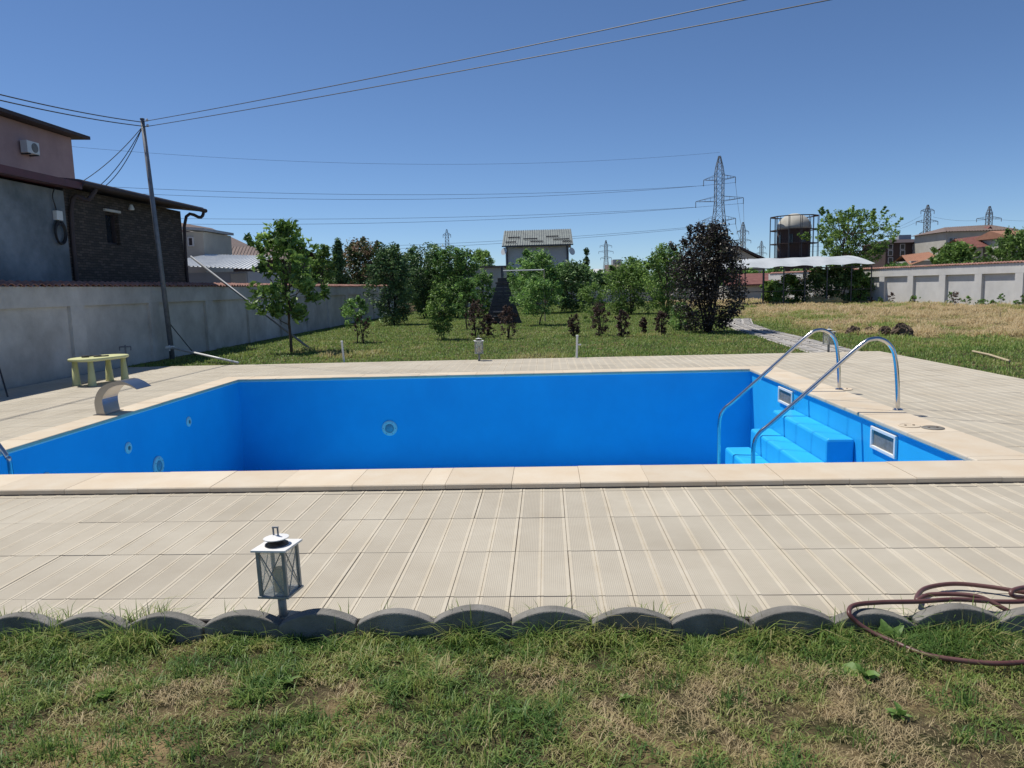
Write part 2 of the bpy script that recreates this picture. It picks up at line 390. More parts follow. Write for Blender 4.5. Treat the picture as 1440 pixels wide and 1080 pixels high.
# each row runs along its local x with local y pointing away from the pool
fx = [float(gz(x, 665, ZC)[0]) for x in (53, 145, 237, 329, 415, 512, 604, 634, 722, 814, 906, 998, 1090, 1182, 1276)]
fcuts = [fx[0]-OX0-.9]+[.45, .45]+[fx[i+1]-fx[i] for i in range(len(fx)-1)]
fcuts[0] = fx[0]-OX0-.9
row = list(reversed([max(c, .12) for c in fcuts]))
tot = OX1-OX0; rem = tot-sum(fcuts)
row = [rem/2, rem/2]+row if rem > .3 else row
coping_row((OX1, PY0), (-1, 0), tot, CF, math.pi, row)
coping_row((OX0, PY1), (1, 0), tot, CB, 0)
coping_row((PX0, PY0), (0, 1), PY1-PY0, CL, math.pi/2)
coping_row((PX1, PY1), (0, -1), PY1-PY0, CR, -math.pi/2)
# steps along the right wall
SY0, SY1 = 4.86, 6.88
for k, (xa, xb, z) in enumerate(((3.33, LX1-.003, -.28), (3.03, 3.33, -.54), (2.68, 3.03, -.80), (2.30, 2.68, -1.06), (1.95, 2.30, -1.32))):
    b = MB(); b.box(xa, xb, SY0, SY1, FLOOR+.003, z); o = b.build('step', K['liner'], pool, bevel=.03)
# fittings
def disc_part(name, c, axis, prof, mats, seg=28):
    mb = MB(); mb.lathe(prof, seg=seg); o = mb.build(name, mats, pool, smooth=False)
    o.location = c; o.rotation_euler = (R(90), 0, 0) if axis == 'y' else (0, R(90), 0) if axis == 'x' else (0, 0, 0); return o
lf = hy(548, 602, LY1)
def pool_lamp(c, axis):
    o = disc_part('pool_lamp', c, axis, [(.135, 0), (.135, .012), (.125, .022), (.085, .026), (.078, .014)], K['white'])
    mb = MB(); mb.lathe([(.076, .012), (.07, .024), (.04, .032), (.001, .034)]); q = mb.build('lamp_lens', K['lens'], o, smooth=True)
    for a in range(6): mb = MB(); mb.lathe([(.006, .024), (.006, .028)], (.108*math.cos(a*1.047), .108*math.sin(a*1.047), 0), 8); mb.build('screw', K['galv'], o)
pool_lamp((lf[0], LY1-.002, lf[2]), 'y')
l2 = hx(222, 655, LX0); pool_lamp((LX0+.002, l2[1], l2[2]), 'x')
for p in ((265, 593), (180, 630), (65, 674)):
    c = hx(*p, LX0)
    o = disc_part('inlet_jet', (LX0+.002, c[1], c[2]), 'x', [(.075, 0), (.075, .008), (.06, .018), (.034, .02), (.03, .006)], K['white'])
    mb = MB(); mb.lathe([(.029, .004), (.02, .016), (.001, .018)], seg=14); mb.build('nozzle', K['greyhole'], o)
for (xa, ya, xb, yb) in ((1097, 541, 1116, 570), (1228, 598, 1262, 642)):
    a, c = hx(xa, ya, LX1), hx(xb, yb, LX1)
    y0, y1 = c[1], a[1]; z1 = -.045; z0 = z1-.235; f = .035; xw = LX1
    mb = MB(); mb.box(xw-.03, xw-.002, y0, y1, z1-f, z1); mb.box(xw-.03, xw-.002, y0, y1, z0, z0+f); mb.box(xw-.03, xw-.002, y0, y0+f, z0+f, z1-f); mb.box(xw-.03, xw-.002, y1-f, y1, z0+f, z1-f)
    o = mb.build('skimmer_frame', K['white'], pool, bevel=.005)
    mb = MB(); mb.box(xw-.008, xw-.003, y0+f, y1-f, z0+f, z1-f); mb.build('skimmer_mouth', K['greyhole'], o)

# ------------------------------------------------------------------ handrails
for Yr, lab, ends in ((6.5, 'polished steel pool handrail over the steps, on the far side of the pair', -.80), (4.84, 'polished steel pool handrail over the steps, on the side of the front coping', -.80)):
    r_ = empty('pool_handrail', (4.09, Yr, 0), 0, lab, 'handrail', 'steel handrails flanking the pool steps')
    pts = [(4.09, 0), (4.075, .3), (4.045, .58), (4.0, .73), (3.91, .82), (3.79, .84), (3.65, .765), (3.2, .36), (2.72, -.07), (2.57, -.20), (2.515, -.34), (2.51, -.6), (2.51, -1.06)]
    sp = smoothpath([(x-4.09, 0, z+.003) for x, z in pts], 6)
    mb = MB(); mb.tube(sp, .0235, 14); mb.build('rail', K['steel'], r_, smooth=True)
    mb = MB(); mb.lathe([(.055, 0), (.055, .006), (.035, .016), (.026, .02)], (0, 0, .002 if 4.09 > OX1 else ZC), 18); mb.build('floor_flange', K['steel'], r_)
    mb = MB(); mb.lathe([(.05, 0), (.05, .006), (.03, .016)], (-1.58, 0, -1.058), 18); mb.build('step_flange', K['steel'], r_)
lr = empty('pool_ladder', (-5.4, 3.0, 0), 0, 'curved steel ladder rail dropping into the pool at the left wall', 'ladder')
for dy in (0, -.5):
    sp = smoothpath([(-.02, dy, .03), (-.02, dy, .5), (.06, dy, .66), (.2, dy, .66), (.36, dy, .45), (.53, dy, .19), (.6, dy, .07), (.618, dy, -.06), (.618, dy, -1.2)], 6)
    mb = MB(); mb.tube(sp, .022, 12); mb.build('rail', K['steel'], lr, smooth=True)
for z in (-.3, -.6, -.9, -1.15):
    mb = MB(); mb.box(.585, .65, -.478, -.022, z-.015, z+.015); mb.build('tread', K['steel'], lr, bevel=.004)

# ------------------------------------------------------------------ waterfall blade
wb = empty('waterfall_spout', (-5.45, 5.5, ZC), 0, 'curved brushed steel waterfall spout standing on the pool edge', 'water spout')
outer = smoothpath([(-5.50, .0), (-5.512, .17), (-5.45, .31), (-5.34, .39), (-5.17, .425), (-5.05, .39), (-4.945, .32)] and [(x+5.45, 0, z) for x, z in [(-5.50, .0), (-5.512, .17), (-5.45, .31), (-5.34, .39), (-5.17, .425), (-5.05, .39), (-4.945, .32)]], 6)
inner = smoothpath([(x+5.45, 0, z) for x, z in [(-5.39, .0), (-5.405, .2), (-5.30, .335), (-5.16, .378), (-5.05, .365), (-4.95, .315)]], 6)
prof = [(p.x, p.z) for p in outer]+[(p.x, p.z) for p in reversed(inner)]
mb = MB(); n = len(outer); m_ = len(inner)
y0, y1 = 0.0, .34
for side, yy in ((0, y0), (1, y1)):
    for k in range(40):
        def at(path, t):
            x = t*(len(path)-1); i = min(int(x), len(path)-2); return path[i].lerp(path[i+1], x-i)
        a, b_, c, d = at(outer, k/40), at(outer, (k+1)/40), at(inner, (k+1)/40), at(inner, k/40)
        q = [(p.x, yy, p.z) for p in (a, b_, c, d)]
        mb.poly(q if side else q[::-1])
    mb.build('side_cheek', K['brushed'], wb); mb = MB()
for path in (outer, inner):
    for k in range(len(path)-1): mb.quad((path[k].x, y0, path[k].z), (path[k+1].x, y0, path[k+1].z), (path[k+1].x, y1, path[k+1].z), (path[k].x, y1, path[k].z))
mb.build('curved_sheet', K['brushed'], wb, smooth=True)
mb = MB(); mb.box(-.08, .09, -.03, .37, .0015, .008); mb.build('base_plate', K['brushed'], wb)

# ------------------------------------------------------------------ lime table
tb = empty('child_table', (-7.78, 9.32, 0), R(74), 'lime green plastic play table with tapered round legs', 'table')
mb = MB()
def oval(a, b_, n=36, e=2.6): return [(a*math.copysign(abs(math.cos(t))**(2/e), math.cos(t)), b_*math.copysign(abs(math.sin(t))**(2/e), math.sin(t))) for t in [2*math.pi*k/n for k in range(n)]]
lay = [(.93, .425), (.99, .435), (1, .45), (1, .465), (.985, .476), (.95, .48)]
i0 = 0
for s_, z in lay: mb.v += [(x*s_, y*s_, z) for x, y in oval(.53, .33)]
for k in range(len(lay)-1):
    for j in range(36): mb.f.append((k*36+j, k*36+(j+1) % 36, (k+1)*36+(j+1) % 36, (k+1)*36+j)); mb.m.append(0)
mb.f.append(tuple(range(35, -1, -1))); mb.f.append(tuple(range(5*36, 6*36))); mb.m += [0, 0]
mb.build('table_top', K['lime'], tb)
for x, y in ((.35, .18), (-.35, .18), (.35, -.18), (-.35, -.18)):
    mb = MB(); mb.lathe([(.07, 0), (.068, .01), (.042, .425)], seg=18); mb.build('leg', K['lime'], tb, smooth=True, loc=(x, y, 0))
gg = empty('swim_goggles', (-7.92, 9.15, .4805), R(25), 'black swim mask lying on the lime green table', 'goggles')
mb = MB(); mb.lathe([(.045, 0), (.05, .02), (.04, .035)], (0, 0, 0), 14, sx=1.3); mb.build('lens_cup', K['black'], gg)
mb = MB(); mb.lathe([(.045, 0), (.05, .015), (.04, .028)], (.19, .02, 0), 14, sx=1.4); mb.build('lens_cup', K['black'], gg)
mb = MB(); mb.tube(smoothpath([(.04, 0, .018), (.1, .05, .02), (.15, .02, .018)], 6), .011, 8); mb.tube(smoothpath([(.23, .03, .012), (.3, .0, .012), (.36, .03, .012)], 6), .012, 8); mb.build('strap', K['black'], gg)
sp_ = gz(166, 517, 0); st = empty('garden_standpipe', (-8.85, 12.0, 0), 0, 'thin galvanised standpipe with cross bar behind the lime table', 'standpipe')
mb = MB(); mb.tube([(0, 0, -.02), (0, 0, .50)], .017, 10); mb.build('riser', K['galv'], st)
mb = MB(); mb.tube([(-.13, 0, .46), (.12, 0, .46)], .013, 8); mb.tube([(.12, 0, .47), (.12, 0, .38)], .012, 8); mb.tube([(-.13, 0, .47), (-.13, 0, .38)], .012, 8); mb.build('tap_arm', K['galv'], st)
# sump lids
for (px, py), rr, lab in (((1279, 599), .10, 'round tan skimmer lid on the right coping beside the handrail'), ((1312, 602), .10, 'round mottled grey skimmer lid lying on the deck tiles'), ((1187, 543), .11, 'round tan skimmer lid near the farther handrail foot')):
    c = gz(px, py, ZC); zz = ZC if c[0] < OX1 else .002
    o = empty('skimmer_lid', (c[0], c[1], zz), 0, lab, 'lid', 'round skimmer lids on the pool edge')
    mb = MB(); mb.lathe([(rr, 0), (rr, .006), (rr-.012, .010), (rr-.014, .007), (.001, .007)], seg=28); mb.build('cover', K['coping'] if px != 1312 else K['edging'], o)  # one cover takes the darker mottled grey of the edging
    mb = MB(); mb.lathe([(.012, .007), (.012, .012), (.008, .014)], (.04, 0, 0), 10); mb.lathe([(.012, .007), (.012, .012), (.008, .014)], (-.04, 0, 0), 10); mb.build('finger_grip', K['grout'], o)

# ------------------------------------------------------------------ scalloped edging
arc = []
EW = .357
sc = [(0, -.2), (EW, -.2), (EW, .002)]
for k in range(1, 14):
    t = k/14; sc.append((EW*(1-t), +.002+.056*math.sin(math.pi*t)**.85))
sc.append((0, .002))
mb = MB(); mb.prism([(x+.0015 if x == 0 else x-.0015 if x == EW else x, z) for x, z in sc], 'y', 0, .062)
edge_me = mb.mesh('edging_stone', K['edging']); re_ = random.Random(5)
p1x = float(gz(399, 852, -.02)[0])+.03
for k in range(-14, 15):
    px = .2+.178+(k-.5)*EW
    o = inst('edging_stone', edge_me, None, (px-EW/2+re_.uniform(-.003, .003), -.305+re_.uniform(-.004, .004), re_.uniform(-.010, .006)-.004*(k < -4)), (re_.uniform(-.06, .05), re_.uniform(-.035, .035), re_.uniform(-.035, .035)))
    bv = o.modifiers.new('bevel', 'BEVEL'); bv.width = .006; bv.segments = 2; bv.limit_method = 'ANGLE'; bv.angle_limit = R(50)
    lab = 'grey concrete scalloped edging stone in front of the lantern post' if abs(px-p1x) < .18 else 'grey concrete scalloped edging stone crossed by the brown hose' if 1.33 < px < 1.7 else 'grey concrete scalloped edging stone between lawn and deck'
    tag(o, lab, 'edging stone', 'scalloped edging stones along the lawn')

# ------------------------------------------------------------------ lanterns
def make_lantern():
    L = empty('garden_lantern')
    mb = MB(); mb.tube([(0, 0, -.02), (0, 0, .135)], .021, 14); mb.build('post', K['lantern'], L, smooth=True)
    mb = MB(); mb.box(-.082, .082, -.082, .082, .135, .147); mb.build('base_plate', K['lantern'], L, bevel=.002)
    z0, z1, h = .148, .372, .068
    for sx in (-1, 1):
        for sy in (-1, 1):
            mb = MB(); mb.box(sx*h-.008, sx*h+.008, sy*h-.008, sy*h+.008, z0, z1); mb.build('corner_post', K['lantern'], L, bevel=.001)
    for k in range(4):
        ca, sa = math.cos(k*math.pi/2), math.sin(k*math.pi/2)
        def Q(u, w, z): return (u*ca-w*sa, u*sa+w*ca, z)
        mb = MB(); mb.hexa([Q(-.06, h-.002, z0), Q(.06, h-.002, z0), Q(.06, h+.000, z0), Q(-.06, h, z0), Q(-.06, h-.002, z1), Q(.06, h-.002, z1), Q(.06, h, z1), Q(-.06, h, z1)])
        pn = mb.build('pane', K['glass'], L)
        mb = MB(); mb.tube([Q(-.06, h+.006, z0+.002), Q(.06, h+.006, z1-.002)], .0028, 6); mb.tube([Q(.06, h+.006, z0+.002), Q(-.06, h+.006, z1-.002)], .0028, 6); mb.build('cross_brace', K['lantern'], L)
    mb = MB(); mb.box(-.092, .092, -.092, .092, z1+.001, z1+.012); mb.build('top_plate', K['lanternw'], L, bevel=.002)
    mb = MB(); mb.lathe([(.058, z1+.0125), (.056, z1+.02), (.03, z1+.034), (.028, z1+.045)], seg=24); mb.build('vent_collar', K['black'], L)
    mb = MB(); mb.lathe([(.062, z1+.045), (.062, z1+.049), (.02, z1+.056), (.012, z1+.062)], seg=24); mb.build('lid', K['lanternw'], L)
    mb = MB(); mb.tube([(-.012, 0, z1+.06), (-.012, 0, z1+.10)], .0045, 8); mb.tube([(.012, 0, z1+.06), (.012, 0, z1+.10)], .0045, 8); mb.tube([(-.016, 0, z1+.10), (.016, 0, z1+.10)], .005, 8); mb.build('handle', K['galv'], L)
    mb = MB(); mb.lathe([(.03, z0+.001), (.03, z0+.115), (.02, z0+.12)], seg=18); mb.build('candle', K['candle'], L)
    return L
LN = make_lantern()
p1 = gz(399, 852, -.02)
LN.location = (p1[0]+.055, -.205, -.015); LN.rotation_euler = (R(-1), R(-2), R(-8))
LN.scale = (.94, .94, .94)
tag(LN, 'weathered white lantern with candle beside the scalloped edging', 'lantern', 'garden lanterns around the deck')
for (px, py), rz, lab in (((674, 507), 10, 'white lantern at the far deck edge in front of the lawn'), ((1165, 494), 25, 'white lantern at the deck corner where the stone path begins')):
    c = gz(px, py); o = copy_tree(LN); o.location = (c[0], c[1], .0); o.rotation_euler = (0, 0, R(rz)); o.scale = (1.1, 1.1, 1.1); o['label'] = lab

# ------------------------------------------------------------------ hose
def hp(px, py, z): p = gz(px, py, z); return (p[0], p[1], z)
hose = [hp(1460, 930, -.025), hp(1400, 933, -.03), hp(1345, 928, -.03), hp(1300, 920, -.03), hp(1262, 905, -.025), hp(1228, 890, -.01), hp(1206, 876, .02), hp(1194, 862, .055), hp(1202, 851, .065), hp(1240, 847, .065), hp(1290, 846, .062), hp(1345, 843, .06), hp(1400, 846, .045), hp(1445, 845, .05), hp(1475, 836, .06), hp(1450, 826, .07), hp(1425, 830, .08), hp(1425, 838, .06), hp(1450, 842, .03), hp(1480, 850, .02), hp(1500, 842, .02), hp(1440, 833, .03), hp(1390, 825, .03), hp(1340, 821, .03), hp(1300, 828, .035), hp(1289, 844, .04), hp(1310, 836, .05), hp(1370, 838, .06), hp(1410, 855, .03), hp(1450, 880, -.02), hp(1475, 900, -.06)]
mb = MB(); mb.tube(smoothpath(hose, 10), .0105, 10)
tag(mb.build('garden_hose', K['hose'], smooth=True), 'brown rubber garden hose coiled on the deck edge and lawn', 'hose')

# ------------------------------------------------------------------ boundary walls
def coping_tile_mesh(th):
    mb = MB(); n = 8; w = .2
    for sgn in (1, -1):
        ring0 = [(w*(k/n)-w/2, .05*math.sin(math.pi*k/n)) for k in range(n+1)]
        a = [(x, 0, .07+z) for x, z in ring0]; b_ = [(x, sgn*(th/2+.06), z) for x, z in ring0]
        a2 = [(x, 0, .055+z) for x, z in ring0]; b2 = [(x, sgn*(th/2+.06), z-.014) for x, z in ring0]
        for k in range(n):
            mb.quad(a[k], b_[k], b_[k+1], a[k+1]) if sgn < 0 else mb.quad(a[k], a[k+1], b_[k+1], b_[k])
            mb.quad(b_[k], b2[k], b2[k+1], b_[k+1]); mb.quad(a2[k], b2[k], b2[k+1], a2[k+1])
    return mb.mesh('coping_tile', K['redtile'])
def panel_wall(name, label, P0, P1, top, pil, mt, panel_top, th=.22, rec=.07, tile=True, side=1):
    """pil: list of (start,end) pilasters along the wall; recessed panels between; side: which local y faces the garden"""
    d = Vector((P1[0]-P0[0], P1[1]-P0[1], 0)); Ln = d.length
    o = empty(name, (P0[0], P0[1], GL), math.atan2(d.y, d.x), label, 'wall')
    yf = side*th/2; yr = side*(th/2-rec)
    def bx(nm, a, b_, y_in, y_out, z0, z1):
        mb = MB(); mb.box(a, b_, min(y_in, y_out), max(y_in, y_out), z0, z1); mb.build(nm, mt, o)
    last = 0
    for a, b_ in pil:
        if a > last+.01: bx('recessed_panel', last, a, -yf, yr, -.3, panel_top)
        bx('pilaster', a, b_, -yf, yf, -.3, panel_top); last = b_
    if last < Ln: bx('recessed_panel', last, Ln, -yf, yr, -.3, panel_top)
    bx('top_beam', 0, Ln, -yf-side*.002, yf+side*.003, panel_top+.001, top)
    if tile:
        me = coping_tile_mesh(th); rr = random.Random(4)
        n = int(Ln/.2)
        for k in range(min(n, 290)):
            inst('coping_tile', me, o, (k*.2+.1, 0, top+.004+rr.uniform(-.004, .004)), (rr.uniform(-.03, .03), 0, rr.uniform(-.03, .03)))
    return o
LW0, LW1 = (-9.30, -4.0), (-9.62, 45.0)
pil = []
y = 10.96-3.0*5
while y < 45: pil.append((y+4.0, y+4.0+.45)); y += 3.0
pil = [p for p in pil if p[0] > 0]
panel_wall('boundary_wall', 'grey rendered garden wall with recessed panels behind the lime table', LW0, LW1, 1.80, pil, K['concrete'], 1.41, side=-1)
A, B = np.array([23.1, 33.3]), np.array([20.67, 44.43]); tw = (B-A)/np.linalg.norm(B-A)
W0 = A-tw*15; W1 = A+tw*24
pilr = [(15+2.54+2.51*k, 15+3.01+2.51*k) for k in range(-6, 9)]
panel_wall('boundary_wall', 'pale rendered garden wall with recessed panels behind the straw field', W0, W1, 2.10, pilr, K['concrete_r'], 1.62, rec=.13, side=1)
# back garden fence wall
panel_wall('boundary_wall', 'low plain rendered wall closing the far end of the garden', (-9.5, 62), (20, 66), 1.15, [], K['concrete'], .9, tile=False, side=1)

# ------------------------------------------------------------------ stone path
ph = empty('garden_path'); ph['kind'] = 'structure'
rp = random.Random(2)
cl = [(6.3, 12.25), (6.45, 14.8), (6.65, 17.5), (6.75, 20.3), (7.2, 24), (8.2, 28)]
def path_at(t):
    i = min(int(t), len(cl)-2); f = t-i; return Vector((cl[i][0]*(1-f)+cl[i+1][0]*f, cl[i][1]*(1-f)+cl[i+1][1]*f, 0))
mb = MB()
for k in range(25): a, b_ = path_at(k*.2), path_at(min(k*.2+.2, 4.999)); mb.quad((a.x-.55, a.y, GL+.008), (a.x+.55, a.y, GL+.008), (b_.x+.55, b_.y, GL+.008), (b_.x-.55, b_.y, GL+.008))
mb.build('gravel_bed', K['pathstone'], ph)
for k in range(64):
    for s_ in (-.36, 0, .36):
        p = path_at(k*.078+.02); w, h = rp.uniform(.13, .17), rp.uniform(.13, .18)
        pts = [(p.x+s_+w*math.cos(a)*rp.uniform(.85, 1.1), p.y+h*math.sin(a)*rp.uniform(.85, 1.1)) for a in [math.pi/4+math.pi/2*q+rp.uniform(-.2, .2) for q in range(4)]]
        mb = MB(); mb.prism(pts, 'z', GL+.0, GL+rp.uniform(.025, .04)); mb.build('path_stone', K['pathstone'], ph)

# ------------------------------------------------------------------ grass
def vnoise(x, y, sc, seed):
    rg = np.random.default_rng(seed); G = rg.random((64, 64)); X = x/sc+1000; Y = y/sc+1000
    i = np.floor(X).astype(int); j = np.floor(Y).astype(int); fx_ = X-i; fy_ = Y-j; fx_ = fx_*fx_*(3-2*fx_); fy_ = fy_*fy_*(3-2*fy_)
    g_ = lambda a, b_: G[a % 64, b_ % 64]
    return (g_(i, j)*(1-fx_)+g_(i+1, j)*fx_)*(1-fy_)+(g_(i, j+1)*(1-fx_)+g_(i+1, j+1)*fx_)*fy_
def fill_mesh(name, V, F3, tint, m):
    me = bpy.data.meshes.new(name); nv = len(V); nf = len(F3)
    me.vertices.add(nv); me.vertices.foreach_set('co', V.astype(np.float32).ravel())
    me.loops.add(nf*3); me.loops.foreach_set('vertex_index', F3.astype(np.int32).ravel())
    me.polygons.add(nf); me.polygons.foreach_set('loop_start', np.arange(0, nf*3, 3, dtype=np.int32)); me.polygons.foreach_set('loop_total', np.full(nf, 3, np.int32))
    at = me.attributes.new('tint', 'FLOAT', 'POINT'); at.data.foreach_set('value', np.clip(tint, 0, 1).astype(np.float32))
    me.materials.append(m); me.update(); me.validate(); return me
def blades(name, P, h, w, lean, tint, m, rg):
    n = len(P); ph_ = rg.random(n)*2*np.pi; d = np.stack([np.cos(ph_), np.sin(ph_), 0*ph_], 1); s_ = np.stack([-d[:, 1], d[:, 0], 0*ph_], 1)
    up = np.array([0, 0, 1.0]); hh = h[:, None]; ww = w[:, None]; le = lean[:, None]
    b0, b1 = P-s_*ww/2, P+s_*ww/2
    mid = P+up*hh*.6*(1-.3*le)+d*hh*le*.45; m0, m1 = mid-s_*ww*.4, mid+s_*ww*.4
    tip = P+up*hh*(1-.62*le)+d*hh*le*1.05
    V = np.stack([b0, b1, m0, m1, tip], 1).reshape(-1, 3); k = np.arange(n)[:, None]*5
    F3 = np.concatenate([k+np.array([0, 1, 3]), k+np.array([0, 3, 2]), k+np.array([2, 3, 4])], 0)
    return fill_mesh(name, V, F3, np.repeat(tint, 5), m)
rg = np.random.default_rng(11)
# front lawn
n = 230000
x = rg.uniform(-4.0, 4.0, n); y = -.308-2.5*rg.random(n)**1.2
pat = vnoise(x, y, .45, 1)*.32+vnoise(x, y, .14, 2)*.34+vnoise(x, y, .05, 7)*.34
dry = np.clip((pat-.51+.10*np.clip(x/1.0, -1, 1))*5.5+.30, 0, 1)          # more dry turf towards the right
dry *= np.clip((-.40-y)/.3, 0, 1)
tint = np.clip(.76-dry*.66+(vnoise(x, y, .10, 19)-.5)*.75+rg.normal(0, .15, n), 0, 1)
clump = vnoise(x, y, .12, 5)*.7+vnoise(x, y, .05, 6)*.3
tuft = np.clip((clump-.58)*4, 0, 1)*(1-.6*dry)
edge = np.exp(-((y+.308)/.09)**2)*np.clip(vnoise(x, y*0, .16, 15)*3.4-1.35, .12, 1.3)
h = (.012+.022*rg.random(n))*(1+2.0*tuft)+.15*rg.random(n)*edge
rightt = np.exp(-((x-1.80)**2)/.12-((y+.43)**2)/.012); h = h+.13*rightt*rg.random(n)**.7; dry = dry*(1-rightt); tint = np.where(rg.random(n) < rightt, .95, tint)
bare = vnoise(x, y, .11, 23)*.6+vnoise(x, y, .04, 24)*.4 > .63
h = np.where(bare, h*np.where(rg.random(n) < .65, .05, .5), h)
flat = rg.random(n) < (.25+.45*dry)
lean = np.where(flat, rg.uniform(.9, 1.35, n), np.clip(rg.normal(.68, .3, n), 0, 1.2)); h = np.where(flat, h*1.5, h); w = (.0024+.0036*rg.random(n)**1.5)*(1-.5*dry)
P = np.stack([x, y, np.full(n, LZ)+.006*vnoise(x, y, .2, 18)+flat*.006*rg.random(n)], 1)
o = bpy.data.objects.new('lawn_grass', blades('lawn_grass', P, h, w, lean, tint, K['grass'], rg)); COL.objects.link(o)
tag(o, 'patchy green and dry turf in front of the edging stones', 'grass', kind='stuff')
# darker upright tufts scattered through the turf
nc = 330; tcx = rg.uniform(-3.6, 3.6, nc); tcy = -.34-2.2*rg.random(nc)**1.3; ci = rg.integers(0, nc, 15000); n = len(ci)
sz = rg.uniform(.5, 1.5, nc)[ci]
x = tcx[ci]+rg.normal(0, .022, n)*sz; y = np.minimum(tcy[ci]+rg.normal(0, .022, n)*sz, -.309)
o = bpy.data.objects.new('turf_tufts', blades('turf_tufts', np.stack([x, y, np.full(n, LZ)], 1), (.025+.045*rg.random(n))*sz, .0024+.003*rg.random(n), np.clip(rg.normal(.5, .28, n), 0, 1.1), np.clip(rg.normal(.88, .12, nc)[ci]+rg.normal(0, .1, n), 0, 1), K['grass'], rg)); COL.objects.link(o)
tag(o, 'darker upright grass tufts scattered through the front turf', 'grass', kind='stuff')
# tufts pushing up between edging and deck
n = 1500; cx = rg.uniform(-4, 4, 70); ci = rg.integers(0, 70, n)
x = cx[ci]+rg.normal(0, .035, n); y = np.where(rg.random(n) < .4, -.240, -.312)+rg.normal(0, .004, n)
P = np.stack([x, y, np.where(y > -.27, -.01, LZ)], 1)
o = bpy.data.objects.new('edge_tufts', blades('edge_tufts', P, .05+.09*rg.random(n), .003+.002*rg.random(n), np.clip(rg.normal(.5, .25, n), 0, 1), np.clip(.72+rg.normal(0, .15, n), 0, 1), K['grass'], rg)); COL.objects.link(o)
tag(o, 'tufts of longer grass growing along the edging stones', 'grass', kind='stuff')
# back lawn and field
n = 330000
y = 12.25*np.exp(rg.random(n)*math.log(60/12.25)); x = rg.uniform(-9.2, 23, n)
keep = ~((x < 7.2) & (y < 12.26)); onpath = np.zeros(n, bool)
pc = np.interp(y, [c[1] for c in cl], [c[0] for c in cl]); onpath = (np.abs(x-pc) < .55) & (y < 28)
keep &= ~onpath; keep &= x < 23.0-(y-33.3)*.218
x, y = x[keep], y[keep]
n2 = 26000; x = np.concatenate([x, rg.uniform(7.12, 12, n2)]); y = np.concatenate([y, rg.uniform(3, 13, n2)]); n = len(x)
field = np.clip((x-8.0)/1.2+.3*(vnoise(x, y, 1.2, 8)-.5), 0, 1)*np.clip((y-12.5)/3, 0, 1)
field = np.maximum(field, np.clip((vnoise(x, y, 1.6, 3)-.62)*3.0, 0, .6)*np.exp(-((y-15)/5)**2))
gp_ = vnoise(x, y, 2.6, 12)*.6+vnoise(x, y, .7, 13)*.4
tint = np.clip(.74-field*(.70-.55*np.clip((gp_-.50)*7, 0, 1))+(vnoise(x, y, .45, 14)-.5)*.25+rg.normal(0, .10, n), 0, 1)
h = (.03+.05*rg.random(n))*(1+.6*np.clip((vnoise(x, y, .5, 9)-.6)*4, 0, 1)); w = .010+.00055*y*rg.uniform(.6, 1.3, n)
rough = np.clip((vnoise(x, y, .6, 31)*.6+vnoise(x, y, .22, 32)*.4-.45)*5, 0, 1); h = h*(1+field*2.2*rough); tint = np.clip(tint-field*.25*(rough-.5)+field*(vnoise(x, y, 1.1, 33)-.5)*.5, 0, 1)
P = np.stack([x, y, np.full(n, GL-.002)+field*.10*vnoise(x, y, 1.4, 34)*rough], 1)
o = bpy.data.objects.new('garden_grass', blades('garden_grass', P, h*(1+y*.004), w, np.clip(rg.normal(.55, .3, n)+.35*field, 0, 1.2), tint, K['grass'], rg)); COL.objects.link(o)
tag(o, 'green lawn and mown straw stubble behind the deck', 'grass', kind='stuff')

# broad-leaved weeds in the lawn
rw = random.Random(21)
def leaf_mesh(L_, Wd, droop, lobes):
    mb = MB(); N = 7; pts = []
    for k in range(N+1):
        t = k/N; hw = Wd*math.sin(math.pi*min(t*.92+.06, 1))**.8*(1+(.28 if lobes and k % 2 else 0)); pts.append((L_*t, hw, L_*(.55*t-droop*t*t)))
    for k in range(N):
        a, b_ = pts[k], pts[k+1]
        mb.quad((a[0], 0, a[2]), (b_[0], 0, b_[2]), (b_[0], b_[1], b_[2]+.25*b_[1]), (a[0], a[1], a[2]+.25*a[1]))
        mb.quad((a[0], -a[1], a[2]+.25*a[1]), (b_[0], -b_[1], b_[2]+.25*b_[1]), (b_[0], 0, b_[2]), (a[0], 0, a[2]))
    me = mb.mesh('leaf', K['weed']); at = me.attributes.new('tint', 'FLOAT', 'POINT'); at.data.foreach_set('value', [rw.uniform(.2, .9)]*len(me.vertices)); return me
LM = [leaf_mesh(.11, .022, .55, False), leaf_mesh(.09, .026, .5, True), leaf_mesh(.075, .018, .7, True)]
for (px, py), n_, sc_, lab in (((1212, 868), 6, 1.15, 'upright broad-leaved weed against the edging inside the hose loop'), ((1215, 955), 9, 1.0, 'spreading lobed weed in dry turf below the hose loop'), ((1180, 915), 7, .8, 'small lobed weed in the dry turf beside the hose'), ((735, 1010), 9, .6, None), ((150, 985), 10, .65, None), ((400, 965), 9, .7, None), ((1265, 1010), 12, .7, None), ((690, 930), 10, .5, None), ((880, 985), 9, .5, None)):
    c = gz(px, py, LZ); o = empty('weed_plant', (c[0], min(c[1], -.36), LZ-.001), rw.uniform(0, 6), lab or 'small broad-leaved weed rosette in the front lawn', 'weed', 'weeds in the front lawn')
    for k in range(n_): inst('leaf', rw.choice(LM), o, (0, 0, .002), (rw.uniform(-.5, .5), -rw.uniform(.1, .9)-(.4 if sc_ > 1.1 else 0), k*2.4+rw.uniform(-.6, .6)), (sc_*rw.uniform(.5, 1.05),)*3)

